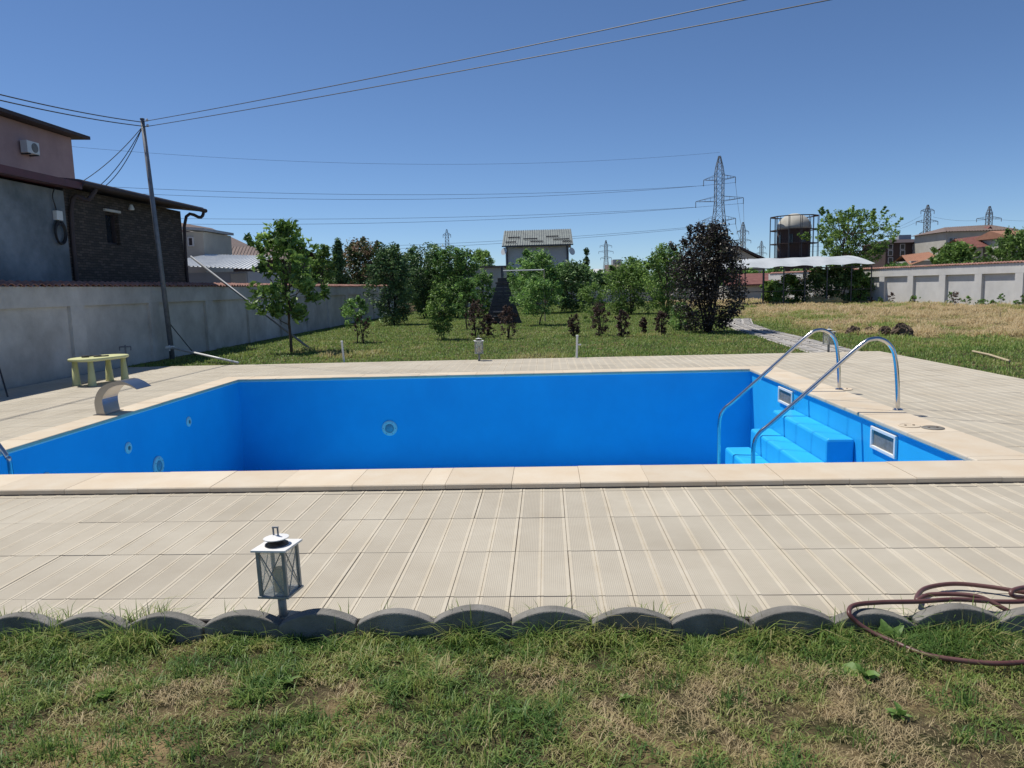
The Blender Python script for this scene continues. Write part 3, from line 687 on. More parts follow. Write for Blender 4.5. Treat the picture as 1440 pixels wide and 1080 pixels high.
# ------------------------------------------------------------------ trees
def leaves_into(C_, rad, nper, size, rg, asp=.45, droop=0.0, tmean=.5, flat=.0):
    """leaf rhombs (2 triangles, folded on the midrib) around cluster centres"""
    n = len(C_)*nper; c = np.repeat(C_, nper, 0); v = rg.normal(0, 1, (n, 3)); v /= np.linalg.norm(v, axis=1)[:, None]+1e-9
    r_ = np.repeat(rad, nper)[:, None]*rg.random((n, 1))**.5; P = c+v*r_*np.array([1, 1, .8])
    a = rg.normal(0, 1, (n, 3)); a[:, 2] = a[:, 2]*.6-droop; a /= np.linalg.norm(a, axis=1)[:, None]
    b_ = rg.normal(0, 1, (n, 3)); b_ -= (b_*a).sum(1)[:, None]*a; b_ /= np.linalg.norm(b_, axis=1)[:, None]; nn = np.cross(a, b_)
    L_ = size*rg.uniform(.65, 1.25, (n, 1)); Wd = L_*asp
    V = np.stack([P-a*L_/2, P+b_*Wd/2+nn*Wd*.2, P+a*L_/2, P-b_*Wd/2+nn*Wd*.2], 1).reshape(-1, 3)
    k = np.arange(n)[:, None]*4; F3 = np.concatenate([k+np.array([0, 1, 2]), k+np.array([0, 2, 3])], 0)
    t = np.repeat(np.clip(np.repeat(rg.normal(tmean, .20, len(C_)), nper)+rg.normal(0, .20, n), 0, 1), 4)
    return V, F3, t
def tree(name, label, base, height, width, leafm, seed, trunk_h=.25, stems=1, nclus=110, nper=26, lsize=.12, asp=.45, shape='round', bark='bark', cat='tree', group=None, tr=None, droop=.1, tmean=.5, ragged=.35, crad=.13, top_sprigs=6):
    rg = np.random.default_rng(seed); rr = random.Random(seed)
    o = empty(name, base, 0, label, cat, group)
    cb = trunk_h*height; ch = height-cb; hw = width/2
    def env(t):
        if shape == 'round': return math.sin(math.pi*min(max(t*.86+.12, 0), 1))**.6
        if shape == 'cone': return max(.08, (1-t)**.8)*min(1, t*6+.4)
        if shape == 'vase': return (.25+.75*min(1, t*1.6))*(1 if t < .75 else math.sqrt(max(0, 1-((t-.75)/.25)**2))*.7+.3)
        if shape == 'column': return min(1, .55+t*2)*(1 if t < .7 else 1-.7*(t-.7)/.3)
        return 1
    # uneven outline: lobes by angle
    am = [rr.uniform(1-ragged, 1+ragged*.4) for _ in range(12)]
    trunk = MB(); tr = tr or max(.02, height*.016)
    C_ = []
    limbs = []
    for s_ in range(stems):
        a0 = rr.uniform(0, 6.28); sp_ = (0 if stems == 1 else rr.uniform(.02, .07)*height)
        tipx = (0 if stems == 1 else rr.uniform(.2, .6)*hw)
        pts = [Vector((math.cos(a0)*sp_*.5, math.sin(a0)*sp_*.5, -.05))]
        nseg = 6; zt = height*rr.uniform(.72, .9)
        for k in range(1, nseg+1):
            f = k/nseg; pts.append(Vector((math.cos(a0)*(sp_*.5+tipx*f**1.2)+rr.uniform(-.02, .02)*height, math.sin(a0)*(sp_*.5+tipx*f**1.2)+rr.uniform(-.02, .02)*height, zt*f)))
        trunk.tube(pts, [tr*(1-.8*k/nseg)/(1 if stems == 1 else 1.5) for k in range(nseg+1)], 7)
        limbs.append(pts)
    nb = max(5, int(nclus*.16))
    for k in range(nb):
        pts = rr.choice(limbs); f = rr.uniform(max(.15, trunk_h*.9), .95); i = min(int(f*6), 5); p = pts[i].lerp(pts[i+1], f*6-i)
        a = rr.uniform(0, 6.28); t = rr.uniform(max(0, (p.z-cb)/ch), 1); e = env(t)*hw*am[int(a/6.2832*12) % 12]*rr.uniform(.6, .95)
        q = Vector((math.cos(a)*e, math.sin(a)*e, cb+t*ch))
        if q.z < p.z: q.z = p.z+.05*height*rr.random()
        mid = p.lerp(q, .5)+Vector((0, 0, -.03*height))
        trunk.tube([p, mid, q], [tr*.38, tr*.25, tr*.08], 5); C_ += [q, p.lerp(q, .75)]
    trunk.build('trunk', K[bark], o, smooth=True)
    while len(C_) < nclus:
        t = rr.random(); a = rr.uniform(0, 6.28); aa = a/6.2832*12; i = int(aa) % 12; m_ = am[i]*(1-aa+int(aa))+am[(i+1) % 12]*(aa-int(aa))
        e = env(t)*hw*m_*rr.uniform(.15, 1)**.5
        C_.append(Vector((math.cos(a)*e, math.sin(a)*e, cb+t*ch*rr.uniform(.92, 1.0))))
    for k in range(top_sprigs):     # shoots breaking the outline
        a = rr.uniform(0, 6.28); t = rr.uniform(.55, 1); e = env(t)*hw*rr.uniform(.7, 1.15); z = cb+ch*t
        for q in range(3): C_.append(Vector((math.cos(a)*e*(1+.05*q), math.sin(a)*e*(1+.05*q), z+q*.025*height)))
    Cn = np.array([tuple(c) for c in C_]); rad = crad*max(width, height*.5)*rg.uniform(.5, 1.25, len(Cn))
    rad[-3*top_sprigs:] *= .35 if top_sprigs else 1
    V, F3, t = leaves_into(Cn, rad, int(nper*1.4), lsize, rg, asp, droop, tmean)
    V[:, 2] = np.maximum(V[:, 2], .02)
    cr = bpy.data.objects.new('crown', fill_mesh('crown', V, F3, t, K[leafm])); COL.objects.link(cr); cr.parent = o
    return o
def tree_px(name, label, px, Y, topy, wpx, leafm, seed, base_py=None, zb=GL, **kw):
    """px: centre column, Y: distance, topy: crown top row, wpx: crown width in pixels"""
    p = hy(px, 403, Y); k = ppm(p); z = hy(px, topy, Y)[2]
    return tree(name, label, (p[0], Y, zb), z-zb, wpx/k, leafm, seed, **kw)
T = tree_px
T('walnut_tree', 'young walnut tree with large glossy leaves beside the left garden wall', 404, 15.6, 314, 112, 'leaf_bright', 1, trunk_h=.27, nclus=95, nper=17, lsize=.21, asp=.42, shape='round', droop=.55, tmean=.45, crad=.12, tr=.045, ragged=.45)
T('fruit_tree', 'small drooping fruit tree by the left wall, beside a withered shrub', 498, 18.85, 420, 50, 'leaf_mid', 2, trunk_h=.4, nclus=45, nper=18, lsize=.10, droop=.6, tmean=.6, tr=.02)
T('withered_shrub', 'withered brown shrub beside the small drooping fruit tree', 507, 18.3, 444, 22, 'leaf_brown', 3, trunk_h=.1, stems=4, nclus=26, nper=14, lsize=.06, shape='column', cat='shrub', bark='darkbark')
T('evergreen_bush', 'dense dark bush standing free on the lawn near the wall end', 550, 30.0, 345, 68, 'leaf_dark', 4, trunk_h=.04, stems=5, nclus=260, nper=26, lsize=.13, shape='column', cat='bush', bark='darkbark', tmean=.45)
T('orchard_tree', 'tall dark orchard tree with ragged top behind the dense bush', 597, 37, 346, 80, 'leaf_dark', 5, trunk_h=.08, stems=3, nclus=210, nper=26, lsize=.17, shape='vase', tmean=.55, bark='darkbark')
T('orchard_tree', 'tall dark orchard tree close to the pale far wall', 640, 36, 350, 70, 'leaf_mid', 6, trunk_h=.1, stems=3, nclus=190, nper=26, lsize=.17, shape='vase', tmean=.4, bark='darkbark')
T('young_tree', 'slim bright green young tree with two thin stems on the lawn', 620, 19.2, 398, 52, 'leaf_bright', 7, trunk_h=.13, stems=2, nclus=150, nper=22, lsize=.085, shape='round', tmean=.45, tr=.022)
T('young_tree', 'small dark leaved tree on a thin trunk beside the withered shrubs', 655, 25, 392, 46, 'leaf_mid', 8, trunk_h=.25, nclus=80, nper=22, lsize=.11, shape='round', tmean=.4, tr=.03)
T('orchard_tree', 'bushy green tree left of the dark brick barbecue', 679, 31, 382, 42, 'leaf_mid', 9, trunk_h=.2, nclus=100, nper=24, lsize=.12, tmean=.45)
T('fruit_tree', 'round headed fruit tree on a forked trunk beside the barbecue', 756, 26.3, 392, 72, 'leaf_mid', 10, trunk_h=.28, stems=2, nclus=110, nper=24, lsize=.12, shape='round', tmean=.6, droop=.4, tr=.04)
T('orchard_tree', 'tall bright topped tree in front of the white house', 752, 40, 352, 85, 'leaf_mid', 12, trunk_h=.1, stems=2, nclus=200, nper=26, lsize=.18, tmean=.55)
T('orchard_tree', 'dark broad tree to the right of the white house', 806, 41, 370, 80, 'leaf_dark', 13, trunk_h=.08, stems=2, nclus=190, nper=26, lsize=.18, tmean=.6)
T('fruit_tree', 'small bright green sapling between withered shrubs', 832, 28.2, 398, 42, 'leaf_bright', 14, trunk_h=.12, stems=2, nclus=80, nper=20, lsize=.10, shape='column', tmean=.5, tr=.025)
T('orchard_bush', 'wide leafy green bush under the far roofs', 886, 35.5, 366, 88, 'leaf_bright', 15, trunk_h=.05, stems=5, nclus=220, nper=26, lsize=.14, shape='round', cat='bush', tmean=.4)
T('orchard_tree', 'light green loose tree behind the dark purple tree', 938, 32, 345, 84, 'leaf_bright', 16, trunk_h=.1, stems=3, nclus=200, nper=24, lsize=.14, shape='round', tmean=.45)
T('purple_plum_tree', 'dark purple leaved plum tree with many stems at the path', 996, 19.75, 316, 112, 'leaf_purple', 17, trunk_h=.05, stems=9, nclus=430, nper=24, lsize=.088, asp=.55, shape='column', bark='darkbark', tmean=.42, tr=.05, ragged=.4, top_sprigs=12)
T('low_shrub', 'low green shrub at the foot of the purple tree', 958, 21.5, 428, 44, 'leaf_mid', 18, trunk_h=.05, stems=4, nclus=60, nper=20, lsize=.09, cat='shrub', tmean=.5)
# trees outside the left wall
T('flowering_tree', 'broad flowering tree with pinkish tips behind the left wall', 512, 45, 340, 96, 'leaf_pink', 20, trunk_h=.1, stems=2, nclus=240, nper=26, lsize=.22, tmean=.55)
T('conifer_tree', 'narrow dark conifer behind the left wall', 478, 40, 336, 34, 'leaf_dark', 21, trunk_h=.05, nclus=130, nper=26, lsize=.16, shape='cone', tmean=.35, bark='darkbark')
T('garden_tree', 'green leafy tree behind the left wall next to the walnut', 455, 34, 345, 46, 'leaf_bright', 22, trunk_h=.2, nclus=110, nper=22, lsize=.17, tmean=.4)
T('garden_tree', 'low dark tree behind the end of the left wall', 548, 52, 366, 60, 'leaf_dark', 23, trunk_h=.1, stems=2, nclus=130, nper=24, lsize=.22, tmean=.6)
T('willow_tree', 'pale green feathery willow beyond the far wall', 678, 75, 352, 44, 'leaf_bright', 24, trunk_h=.2, nclus=120, nper=26, lsize=.34, asp=.25, droop=.8, tmean=.7)
# right hand trees
T('poplar_tree', 'tall loose poplar rising behind the white canopy', 1190, 62, 296, 112, 'leaf_bright', 30, trunk_h=.1, stems=4, nclus=480, nper=13, lsize=.27, shape='vase', tmean=.5, ragged=.5, top_sprigs=26, crad=.05)
T('round_tree', 'round green tree in front of the cream house', 1340, 66, 344, 78, 'leaf_bright', 31, trunk_h=.1, stems=2, nclus=200, nper=26, lsize=.30, tmean=.4)
T('willow_tree', 'drooping green tree beside the red roofed house', 1425, 58, 326, 84, 'leaf_bright', 32, trunk_h=.1, stems=2, nclus=220, nper=26, lsize=.30, asp=.3, droop=.8, tmean=.35)
T('hedge_bush', 'green bush above the pale wall below the dark brick flats', 1262, 58, 372, 60, 'leaf_mid', 33, trunk_h=.05, stems=3, nclus=130, nper=24, lsize=.26, cat='bush', tmean=.55)
T('hedge_bush', 'low green bush below the orange tiled roof', 1305, 60, 376, 46, 'leaf_mid', 34, trunk_h=.05, stems=3, nclus=100, nper=24, lsize=.26, cat='bush', tmean=.5)
for k, (px, Y, ty, wp, lm) in enumerate(((1108, 46, 388, 46, 'leaf_mid'), (1150, 45.5, 378, 60, 'leaf_dark'), (1182, 45, 374, 60, 'leaf_dark'), (1208, 44.5, 380, 40, 'leaf_mid'), (1085, 48, 396, 36, 'leaf_bright'))):
    T('vine_bush', ['pale leafy shrub under the canopy between its iron posts', 'dark leafy vine growing under the middle of the canopy', 'dark leafy vine filling the canopy below its ridge end', 'leafy vine at the canopy corner by the pale wall', 'light green shrub at the shaded end of the canopy'][k], px, Y, ty, wp, lm, 40+k, trunk_h=.03, stems=5, nclus=130, nper=24, lsize=.17, shape='round', cat='shrub', tmean=.55)
# far tree line, each one a tree
fr = random.Random(17)
fl = ['distant tree in the line along the far garden end', 'distant dark tree in the line along the far garden end']
for k in range(26):
    px = 440+k*21+fr.uniform(-8, 8); Y = fr.uniform(68, 95); ty = fr.uniform(376, 390)-(6 if 860 < px < 960 else 0)
    d_ = k % 2
    T('far_tree', fl[d_], px, Y, ty, fr.uniform(34, 56), ['leaf_mid', 'leaf_dark'][d_], 60+k, trunk_h=.08, stems=2, nclus=80, nper=22, lsize=.4, group='distant tree line', tmean=.55)
for k in range(14):
    px = 1030+k*31+fr.uniform(-8, 8); Y = fr.uniform(80, 120); ty = fr.uniform(372, 384)
    T('far_tree', 'distant tree beyond the straw field and pale wall', px, Y, ty, fr.uniform(36, 60), 'leaf_mid', 90+k, trunk_h=.08, stems=2, nclus=80, nper=22, lsize=.45, group='distant trees past the field', tmean=.5)
T('cypress_tree', 'thin dark cypress on the skyline between white house and pylon', 825, 150, 350, 8, 'leaf_dark', 120, trunk_h=.05, nclus=60, nper=20, lsize=.5, shape='column', tmean=.3, top_sprigs=0)
# withered shrubs on the lawn
for k, (px, by, ty, wp, lab) in enumerate(((668, 476, 424, 32, 'tall withered purple shrub behind the far lantern'), (685, 474, 442, 20, 'small withered shrub between the far lantern and the barbecue'), (713, 477, 432, 27, 'withered purple shrub standing before the barbecue'), (807, 474, 442, 18, 'thin withered shrub directly behind the white stake with outlet'), (843, 473, 426, 29, 'bushy withered purple shrub, the tallest right of the stake'), (875, 474, 437, 22, 'round withered purple shrub next to the bushy tallest one'), (930, 471, 438, 21, 'thin withered shrub closest to the purple plum tree'), (905, 470, 447, 12, 'tiny withered shrub in the gap before the plum tree'))):
    c = gz(px, by, GL)
    T('withered_shrub', lab, px, float(c[1]), ty, wp, 'leaf_brown', 130+k, trunk_h=.06, stems=5, nclus=70, nper=16, lsize=.06, shape='column', cat='shrub', bark='darkbark', group='withered shrubs in a row', tmean=.45, tr=.02)
# weeds along the pale wall and canopy
for k in range(16):
    s_ = fr.uniform(1, 16); q = A+tw*(s_-2.0); nx_ = np.array([-tw[1], tw[0]])*(.4+.2*fr.random()); px_, py_ = q+nx_
    tree('tall_weed', 'tall weed growing at the foot of the pale wall', (px_, py_, GL), fr.uniform(.2, .8), fr.uniform(.3, .6), 'leaf_mid' if k % 3 else 'leaf_brown', 150+k, trunk_h=.05, stems=4, nclus=24, nper=12, lsize=.08, shape='column', cat='weed', group='weeds along the pale wall', tr=.008, top_sprigs=2)

# ------------------------------------------------------------------ clods, straw, sticks
def heap(name, label, cat, c, r_, h_, m, seed, group=None):
    rr = random.Random(seed); mb = MB(); N, Q_ = 22, 8
    for k in range(Q_+1):
        t = k/Q_
        for j in range(N):
            a = 2*math.pi*j/N; w = r_*math.cos(t*math.pi/2)**.7*(1+rr.uniform(-.17, .17)); mb.v.append((w*math.cos(a)*1.2, w*math.sin(a), h_*math.sin(t*math.pi/2)*(1+rr.uniform(-.2, .2))-.01))
    for k in range(Q_):
        for j in range(N): mb.f.append((k*N+j, k*N+(j+1) % N, (k+1)*N+(j+1) % N, (k+1)*N+j)); mb.m.append(0)
    o = mb.build(name, m); o.location = (c[0], c[1], GL); tag(o, label, cat, group); return o
for k, (px, py, r_, h_, lab) in enumerate(((1200, 470, .17, .22, 'loose dark earth clod at the grass edge by the path'), (1223, 469, .15, .18, 'low crumbled earth clod in the middle of the group'), (1244, 472, .16, .24, 'rounded dark earth clod beside the largest one'), (1268, 474, .24, .33, 'largest dark earth clod at the edge of the straw field'))):
    heap('earth_clod', lab, 'earth clod', gz(px, py, GL), r_, h_, K['soil'], k, 'earth clods by the path')
heap('straw_heap', 'yellow straw heap under the canopy beside an iron post', 'straw heap', gz(1150, 428, GL), .65, .42, K['straw'], 31, 'straw heaps')
heap('straw_heap', 'smaller yellow straw heap right of the canopy post', 'straw heap', gz(1172, 428, GL), .55, .40, K['straw'], 32, 'straw heaps')
a, c = gz(1368, 494, 0), gz(1420, 508, 0)
mb = MB(); mb.tube([(a[0], a[1], .0), ((a[0]+c[0])/2, (a[1]+c[1])/2+.03, .02), (c[0], c[1], .0)], .022, 8); tag(mb.build('wooden_stick', K['deckwood']), 'pale wooden stick lying in the grass beside the deck', 'stick')
for px, by, ty, dx, lab in ((482, 509, 481, -2, 'plain white pipe stake at the far deck edge near the walnut'), (811, 504, 473, 1.5, 'white pipe stake with a small side outlet at the deck edge')):
    c = gz(px, by); k = ppm(c); h_ = (by-ty)/k
    o = empty('pipe_stake', (c[0], c[1]+.12, GL), 0, lab, 'stake')
    mb = MB(); mb.tube([(0, 0, -.05), (dx/k, 0, h_+.04)], .022, 10); mb.build('pipe', K['white'], o)
    mb = MB(); mb.lathe([(.027, 0), (.027, .03), (.02, .035)], (dx/k, 0, h_+.03), 12); mb.build('cap', K['white'], o)
    if dx > 0: mb = MB(); mb.tube([(dx/k, 0, h_*.7), (.1, 0, h_*.7)], .016, 8); mb.build('outlet', K['white'], o)

# ------------------------------------------------------------------ pole, strut, pipe, guy
tp = hx(200, 168, -9.0); bp_ = Vector((-9.0, 14.25, GL))
up_ = empty('utility_pole', bp_, 0, 'leaning thin steel pole carrying cables at the left wall', 'pole')
top = Vector((tp[0], tp[1], tp[2]))-bp_
mb = MB(); mb.tube([(0, 0, -.1), tuple(top*.5), tuple(top)], [.062, .055, .045], 14); mb.build('shaft', K['galv'], up_, smooth=True)
mb = MB(); mb.lathe([(.05, 0), (.05, .02), (.02, .03)], tuple(top), 12); mb.build('cap', K['darksteel'], up_)
for z in (.05, .17):
    q = top*(1-z/top.length); mb = MB(); mb.tube([tuple(q), tuple(q+Vector((.12, -.02, .02)))], .012, 8); mb.lathe([(.022, 0), (.03, .02), (.03, .04), (.02, .06)], tuple(q+Vector((.12, -.02, .0))), 12); mb.build('insulator', K['white'], up_)
ptop = bp_+top
a = gz(435, 490, GL); b_ = hx(315, 397, -9.35); e = Vector(b_)+(Vector(b_)-Vector(a))*.42
mb = MB(); mb.tube([tuple(a), tuple(e)], .035, 12); tag(mb.build('leaning_pipe', K['galv'], smooth=True), 'long steel pipe leaning over the left wall behind the walnut', 'pipe')
c = gz(335, 512, 0)
lp = empty('lying_pipe', (c[0], c[1], 0), 0, 'white painted pipe sloping down from the pole foot to the deck', 'pipe'); q = Vector((-8.92, 14.1, .27))-Vector((c[0], c[1], 0))
mb = MB(); mb.tube([(0, 0, .03), tuple(q)], .026, 10); mb.build('tube', K['white'], lp, smooth=True)
mb = MB(); mb.tube([tuple(q-Vector((.14, 0, 0))), tuple(q+Vector((.06, 0, .01)))], .042, 10); mb.tube([tuple(q+Vector((-.06, 0, -.08))), tuple(q+Vector((-.06, 0, .06)))], .02, 8); mb.build('coupling', K['white'], lp)
def cable(name, label, pts, rad, m, group=None, cat='cable', seg=5):
    mb = MB(); mb.tube(pts, rad, seg); return tag(mb.build(name, m), label, cat, group)
def sag(a, b_, s_, n=20): a, b_ = Vector(a), Vector(b_); return [a.lerp(b_, k/n)-Vector((0, 0, 4*s_*(k/n)*(1-k/n))) for k in range(n+1)]
g1 = gz(277, 500, 0); cable('guy_wire', 'black guy wire running from the pole to the grass', [bp_+top*.17, Vector((g1[0], g1[1], GL))], .012, K['cable'])
g2 = gz(11, 558, 0); g3 = hx(-6, 500, -9.1); cable('guy_wire', 'black rod leaning on the wall at the shaded deck', [Vector((g2[0], g2[1], 0)), Vector(g3)], .014, K['cable'])
# service cables overhead: to the house behind the camera (right) and to the left
for k, (pxa, pya, pxb, pyb, lab) in enumerate(((214, 170, 1047, 0, 'upper black service cable running from the pole overhead'), (214, 181, 1166, 0, 'lower black service cable running from the pole overhead'))):
    d1 = ray(pxb, pyb); E_ = CAM+d1*((5.5-CAM[1])/d1[1])     # passes above the pool
    a = ptop-Vector((0, 0, .05+.12*k)); far = Vector(E_); far.z += .089; dirv = (far-a); cable('service_cable', lab, sag(a, far+dirv*.5, .10, 40), .0075, K['cable'], 'service cables from the pole')
for k, (pya, pyb, lab) in enumerate(((172, 125, 'upper thin cable running from the pole over the pink house'), (177, 133, 'lower thin cable running from the pole over the pink house'))):
    E_ = Vector(hy(0, pyb, 9.0)); a = ptop-Vector((0, 0, .06+.09*k)); cable('service_cable', lab, sag(a, E_+(E_-a)*.6, .10, 24), .011, K['cable'], 'thin cables to the left')
for k, (px, py) in enumerate(((104, 262), (128, 270), (138, 268))):
    E_ = Vector(hx(px, py, -10.4)); cable('drop_cable', ['slack drop cable from the pole to the pink house corner', 'middle drop cable from the pole to the stone house roof', 'last drop cable from the pole to the stone house roof'][k], sag(ptop-Vector((0, 0, .15)), E_, .12+.05*k), .009, K['cable'], 'drop cables to the houses')

# ------------------------------------------------------------------ buildings on the left
def claddingmat():
    m = mat('stone_cladding', (.08, .066, .057), .95, bump=.0)
    n, l = m.node_tree.nodes, m.node_tree.links; b = n['Principled BSDF']
    g = n.new('ShaderNodeNewGeometry'); sp = n.new('ShaderNodeSeparateXYZ'); cb = n.new('ShaderNodeCombineXYZ')
    l.new(g.outputs['Position'], sp.inputs[0]); ad = n.new('ShaderNodeMath'); ad.operation = 'ADD'; l.new(sp.outputs[0], ad.inputs[0]); l.new(sp.outputs[1], ad.inputs[1])
    ns = n.new('ShaderNodeTexNoise'); ns.inputs['Scale'].default_value = 5; l.new(g.outputs['Position'], ns.inputs['Vector'])
    mz = n.new('ShaderNodeMath'); mz.operation = 'MULTIPLY_ADD'; mz.inputs[1].default_value = .05; l.new(ns.outputs[0], mz.inputs[0]); l.new(sp.outputs[2], mz.inputs[2])
    l.new(ad.outputs[0], cb.inputs[0]); l.new(mz.outputs[0], cb.inputs[1])
    br = n.new('ShaderNodeTexBrick'); l.new(cb.outputs[0], br.inputs['Vector']); br.inputs['Scale'].default_value = 1
    br.inputs['Brick Width'].default_value = .19; br.inputs['Row Height'].default_value = .062; br.inputs['Mortar Size'].default_value = .006; br.inputs['Bias'].default_value = -.2
    br.inputs['Color1'].default_value = (.062, .050, .044, 1); br.inputs['Color2'].default_value = (.135, .108, .09, 1); br.inputs['Mortar'].default_value = (.025, .022, .02, 1)
    l.new(br.outputs['Color'], b.inputs['Base Color'])
    bp = n.new('ShaderNodeBump'); bp.inputs['Strength'].default_value = .8; bp.inputs['Distance'].default_value = .03; bw = n.new('ShaderNodeRGBToBW'); l.new(br.outputs['Color'], bw.inputs[0]); l.new(bw.outputs[0], bp.inputs['Height']); l.new(bp.outputs[0], b.inputs['Normal'])
    return m
K['stoneclad'] = claddingmat()
K['blueplaster'] = mat('grey_blue_plaster', (.27, .30, .33), .95, col2=(.13, .155, .175), scale=1.1, detail=9, bump=.3, bscale=18)
K['pink'] = mat('pink_plaster', (.50, .34, .33), .95, col2=(.40, .27, .265), scale=1.0, detail=9, bump=.2, bscale=18)
K['eave'] = mat('dark_eave', (.05, .035, .035), .7, col2=(.07, .05, .05), scale=4)
K['redmetal'] = mat('dark_red_metal', (.13, .035, .04), .5, col2=(.09, .03, .03), scale=5)
FX = -10.2
def facade_box(name, par, y0, y1, z0, z1, x0, x1, m): mb = MB(); mb.box(x0, x1, y0, y1, z0, z1); return mb.build(name, m, par)
sh = empty('stone_house', (-10.2, 15, GL), 0, 'low house clad in dark rubble stone behind the left wall', 'house'); sh.location = (0, 0, 0)
y_r = float(hx(258, 350, FX)[1]); y_l = float(hx(94, 320, FX)[1]); z_e = float(hx(258, 303, FX)[2])
wv = hx(147, 297, FX); wv2 = hx(170, 345, FX)
wy0, wy1, wz0, wz1 = float(wv[1]), float(wv2[1]), float(wv2[2]), float(wv[2])
mb = MB()      # wall with a real window opening
mb.box(FX-5, FX, y_l, wy0, -.1, z_e+.1); mb.box(FX-5, FX, wy1, y_r, -.1, z_e+.1); mb.box(FX-5, FX, wy0, wy1, -.1, wz0); mb.box(FX-5, FX, wy0, wy1, wz1, z_e+.1)
mb.build('wall', K['stoneclad'], sh)
w_ = facade_box('window', sh, wy0, wy1, wz0, wz1, FX-.22, FX-.17, K['windowglass'])
mb = MB(); f = .05
mb.box(FX-.17, FX-.10, wy0, wy1, wz1-f, wz1-.002); mb.box(FX-.17, FX-.10, wy0, wy1, wz0+.002, wz0+f); mb.box(FX-.17, FX-.10, wy0+.002, wy0+f, wz0+f, wz1-f); mb.box(FX-.17, FX-.10, wy1-f, wy1-.002, wz0+f, wz1-f); mb.build('frame', K['eave'], w_)
facade_box('sill', w_, wy0-.05, wy1+.05, wz1+.003, wz1+.06, FX-.1, FX+.05, K['concrete'])
ze2 = z_e+.1
mb = MB(); mb.hexa([(FX-5.2, y_l-.1, ze2+.7), (FX+.45, y_l-.1, ze2+.02), (FX+.45, y_r+.5, ze2+.02), (FX-5.2, y_r+.5, ze2+.7), (FX-5.2, y_l-.1, ze2+.82), (FX+.45, y_l-.1, ze2+.14), (FX+.45, y_r+.5, ze2+.14), (FX-5.2, y_r+.5, ze2+.82)]); rf = mb.build('roof', K['eave'], sh)
mb = MB(); mb.tube([(FX+.50, y_l-.1, ze2+.06), (FX+.50, y_r+.52, ze2+.05)], .06, 8); mb.build('gutter', K['eave'], rf)
mb = MB(); mb.tube(smoothpath([(FX+.48, y_r+.42, ze2), (FX+.42, y_r+.35, ze2-.15), (FX+.06, y_r+.05, ze2-.4), (FX+.06, y_r+.03, 0)], 5), .045, 8); mb.build('downpipe', K['eave'], sh)
mb = MB(); mb.tube(smoothpath([(FX+.48, y_l+.42, ze2), (FX+.35, y_l+.3, ze2-.25), (FX+.07, y_l+.1, ze2-.5), (FX+.07, y_l+.1, 0)], 5), .05, 8); mb.build('downpipe', K['eave'], sh)
fl_ = hx(178, 291, FX); mb = MB(); mb.lathe([(.03, 0), (.07, -.1), (.06, -.13)], (FX+.12, fl_[1], fl_[2]+.05), 12); mb.build('floodlight', K['white'], sh)
ph_ = empty('plastered_house', (0, 0, 0), 0, 'low house with grey blue plaster and red metal roof edge', 'house')
py_r = y_l-.004; zr = float(hx(86, 268, FX)[2])
facade_box('wall', ph_, 2, py_r, -.1, zr, FX-5, FX+.004, K['blueplaster'])
mb = MB(); mb.hexa([(FX-5.2, 1.5, zr+.6), (FX+.5, 1.5, zr+.003), (FX+.5, py_r-.1, zr+.003), (FX-5.2, py_r-.1, zr+.6), (FX-5.2, 1.5, zr+.75), (FX+.5, 1.5, zr+.15), (FX+.5, py_r-.1, zr+.15), (FX-5.2, py_r-.1, zr+.75)]); mb.build('roof', K['redmetal'], ph_)
cc = hx(82, 328, FX+.02); cy_, cz_ = float(cc[1]), float(cc[2])
cw = empty('cable_coil', (FX+.03, cy_, cz_), 0, 'coil of black cable hanging on the plastered house wall', 'cable coil')
for k in range(5):
    rr_ = .19+.022*math.sin(k*2.1); mb = MB(); mb.tube([(.02+.012*k, rr_*math.cos(t_)*.85+.015*math.sin(k*3), rr_*math.sin(t_)*1.15+.02*math.cos(k*5)) for t_ in [2*math.pi*q/28 for q in range(29)]], .012, 6, caps=False); mb.build('cable_loop', K['cable'], cw)
mb = MB(); mb.tube(smoothpath([(.03, .0, .2), (.03, -.05, .5), (.04, -.14, .75), (.03, -.02, .95)], 6), .012, 6); mb.build('lead', K['cable'], cw)
jb = MB(); jb.box(FX+.005, FX+.10, cy_-.10, cy_+.10, cz_+.27, cz_+.47); tag(jb.build('junction_box', K['white'], bevel=.01), 'pale electrical junction box above the cable coil', 'junction box')
# pink upper house
PXF = -17.0
pk = empty('pink_house', (0, 0, 0), 0, 'tall pink plastered house rising behind the plastered house', 'house')
q_r = float(hx(103, 225, PXF)[1]); z_t = float(hx(103, 195, PXF)[2])
facade_box('wall', pk, 2, q_r, 0, z_t, PXF-7, PXF, K['pink'])
mb = MB(); mb.hexa([(PXF-7.3, 1.5, z_t+.3), (PXF+.45, 1.5, z_t+.003), (PXF+.45, q_r+.45, z_t+.003), (PXF-7.3, q_r+.45, z_t+.3), (PXF-7.3, 1.5, z_t+.45), (PXF+.45, 1.5, z_t+.12), (PXF+.45, q_r+.45, z_t+.12), (PXF-7.3, q_r+.45, z_t+.45)]); mb.build('roof', K['eave'], pk)
ac = hx(39, 208, PXF+.1); acu = empty('air_conditioner', (PXF+.18, float(ac[1]), float(ac[2])), 0, 'white air conditioner unit mounted on the pink house', 'air conditioner')
mb = MB(); mb.box(-.12, .12, -.30, .30, -.20, .20); mb.build('casing', K['white'], acu, bevel=.015)
mb = MB(); mb.lathe([(.155, 0), (.155, .012), (.14, .014)], seg=22); o = mb.build('fan_grille', K['greyhole'], acu, loc=(.121, .06, 0)); o.rotation_euler = (0, R(90), 0)
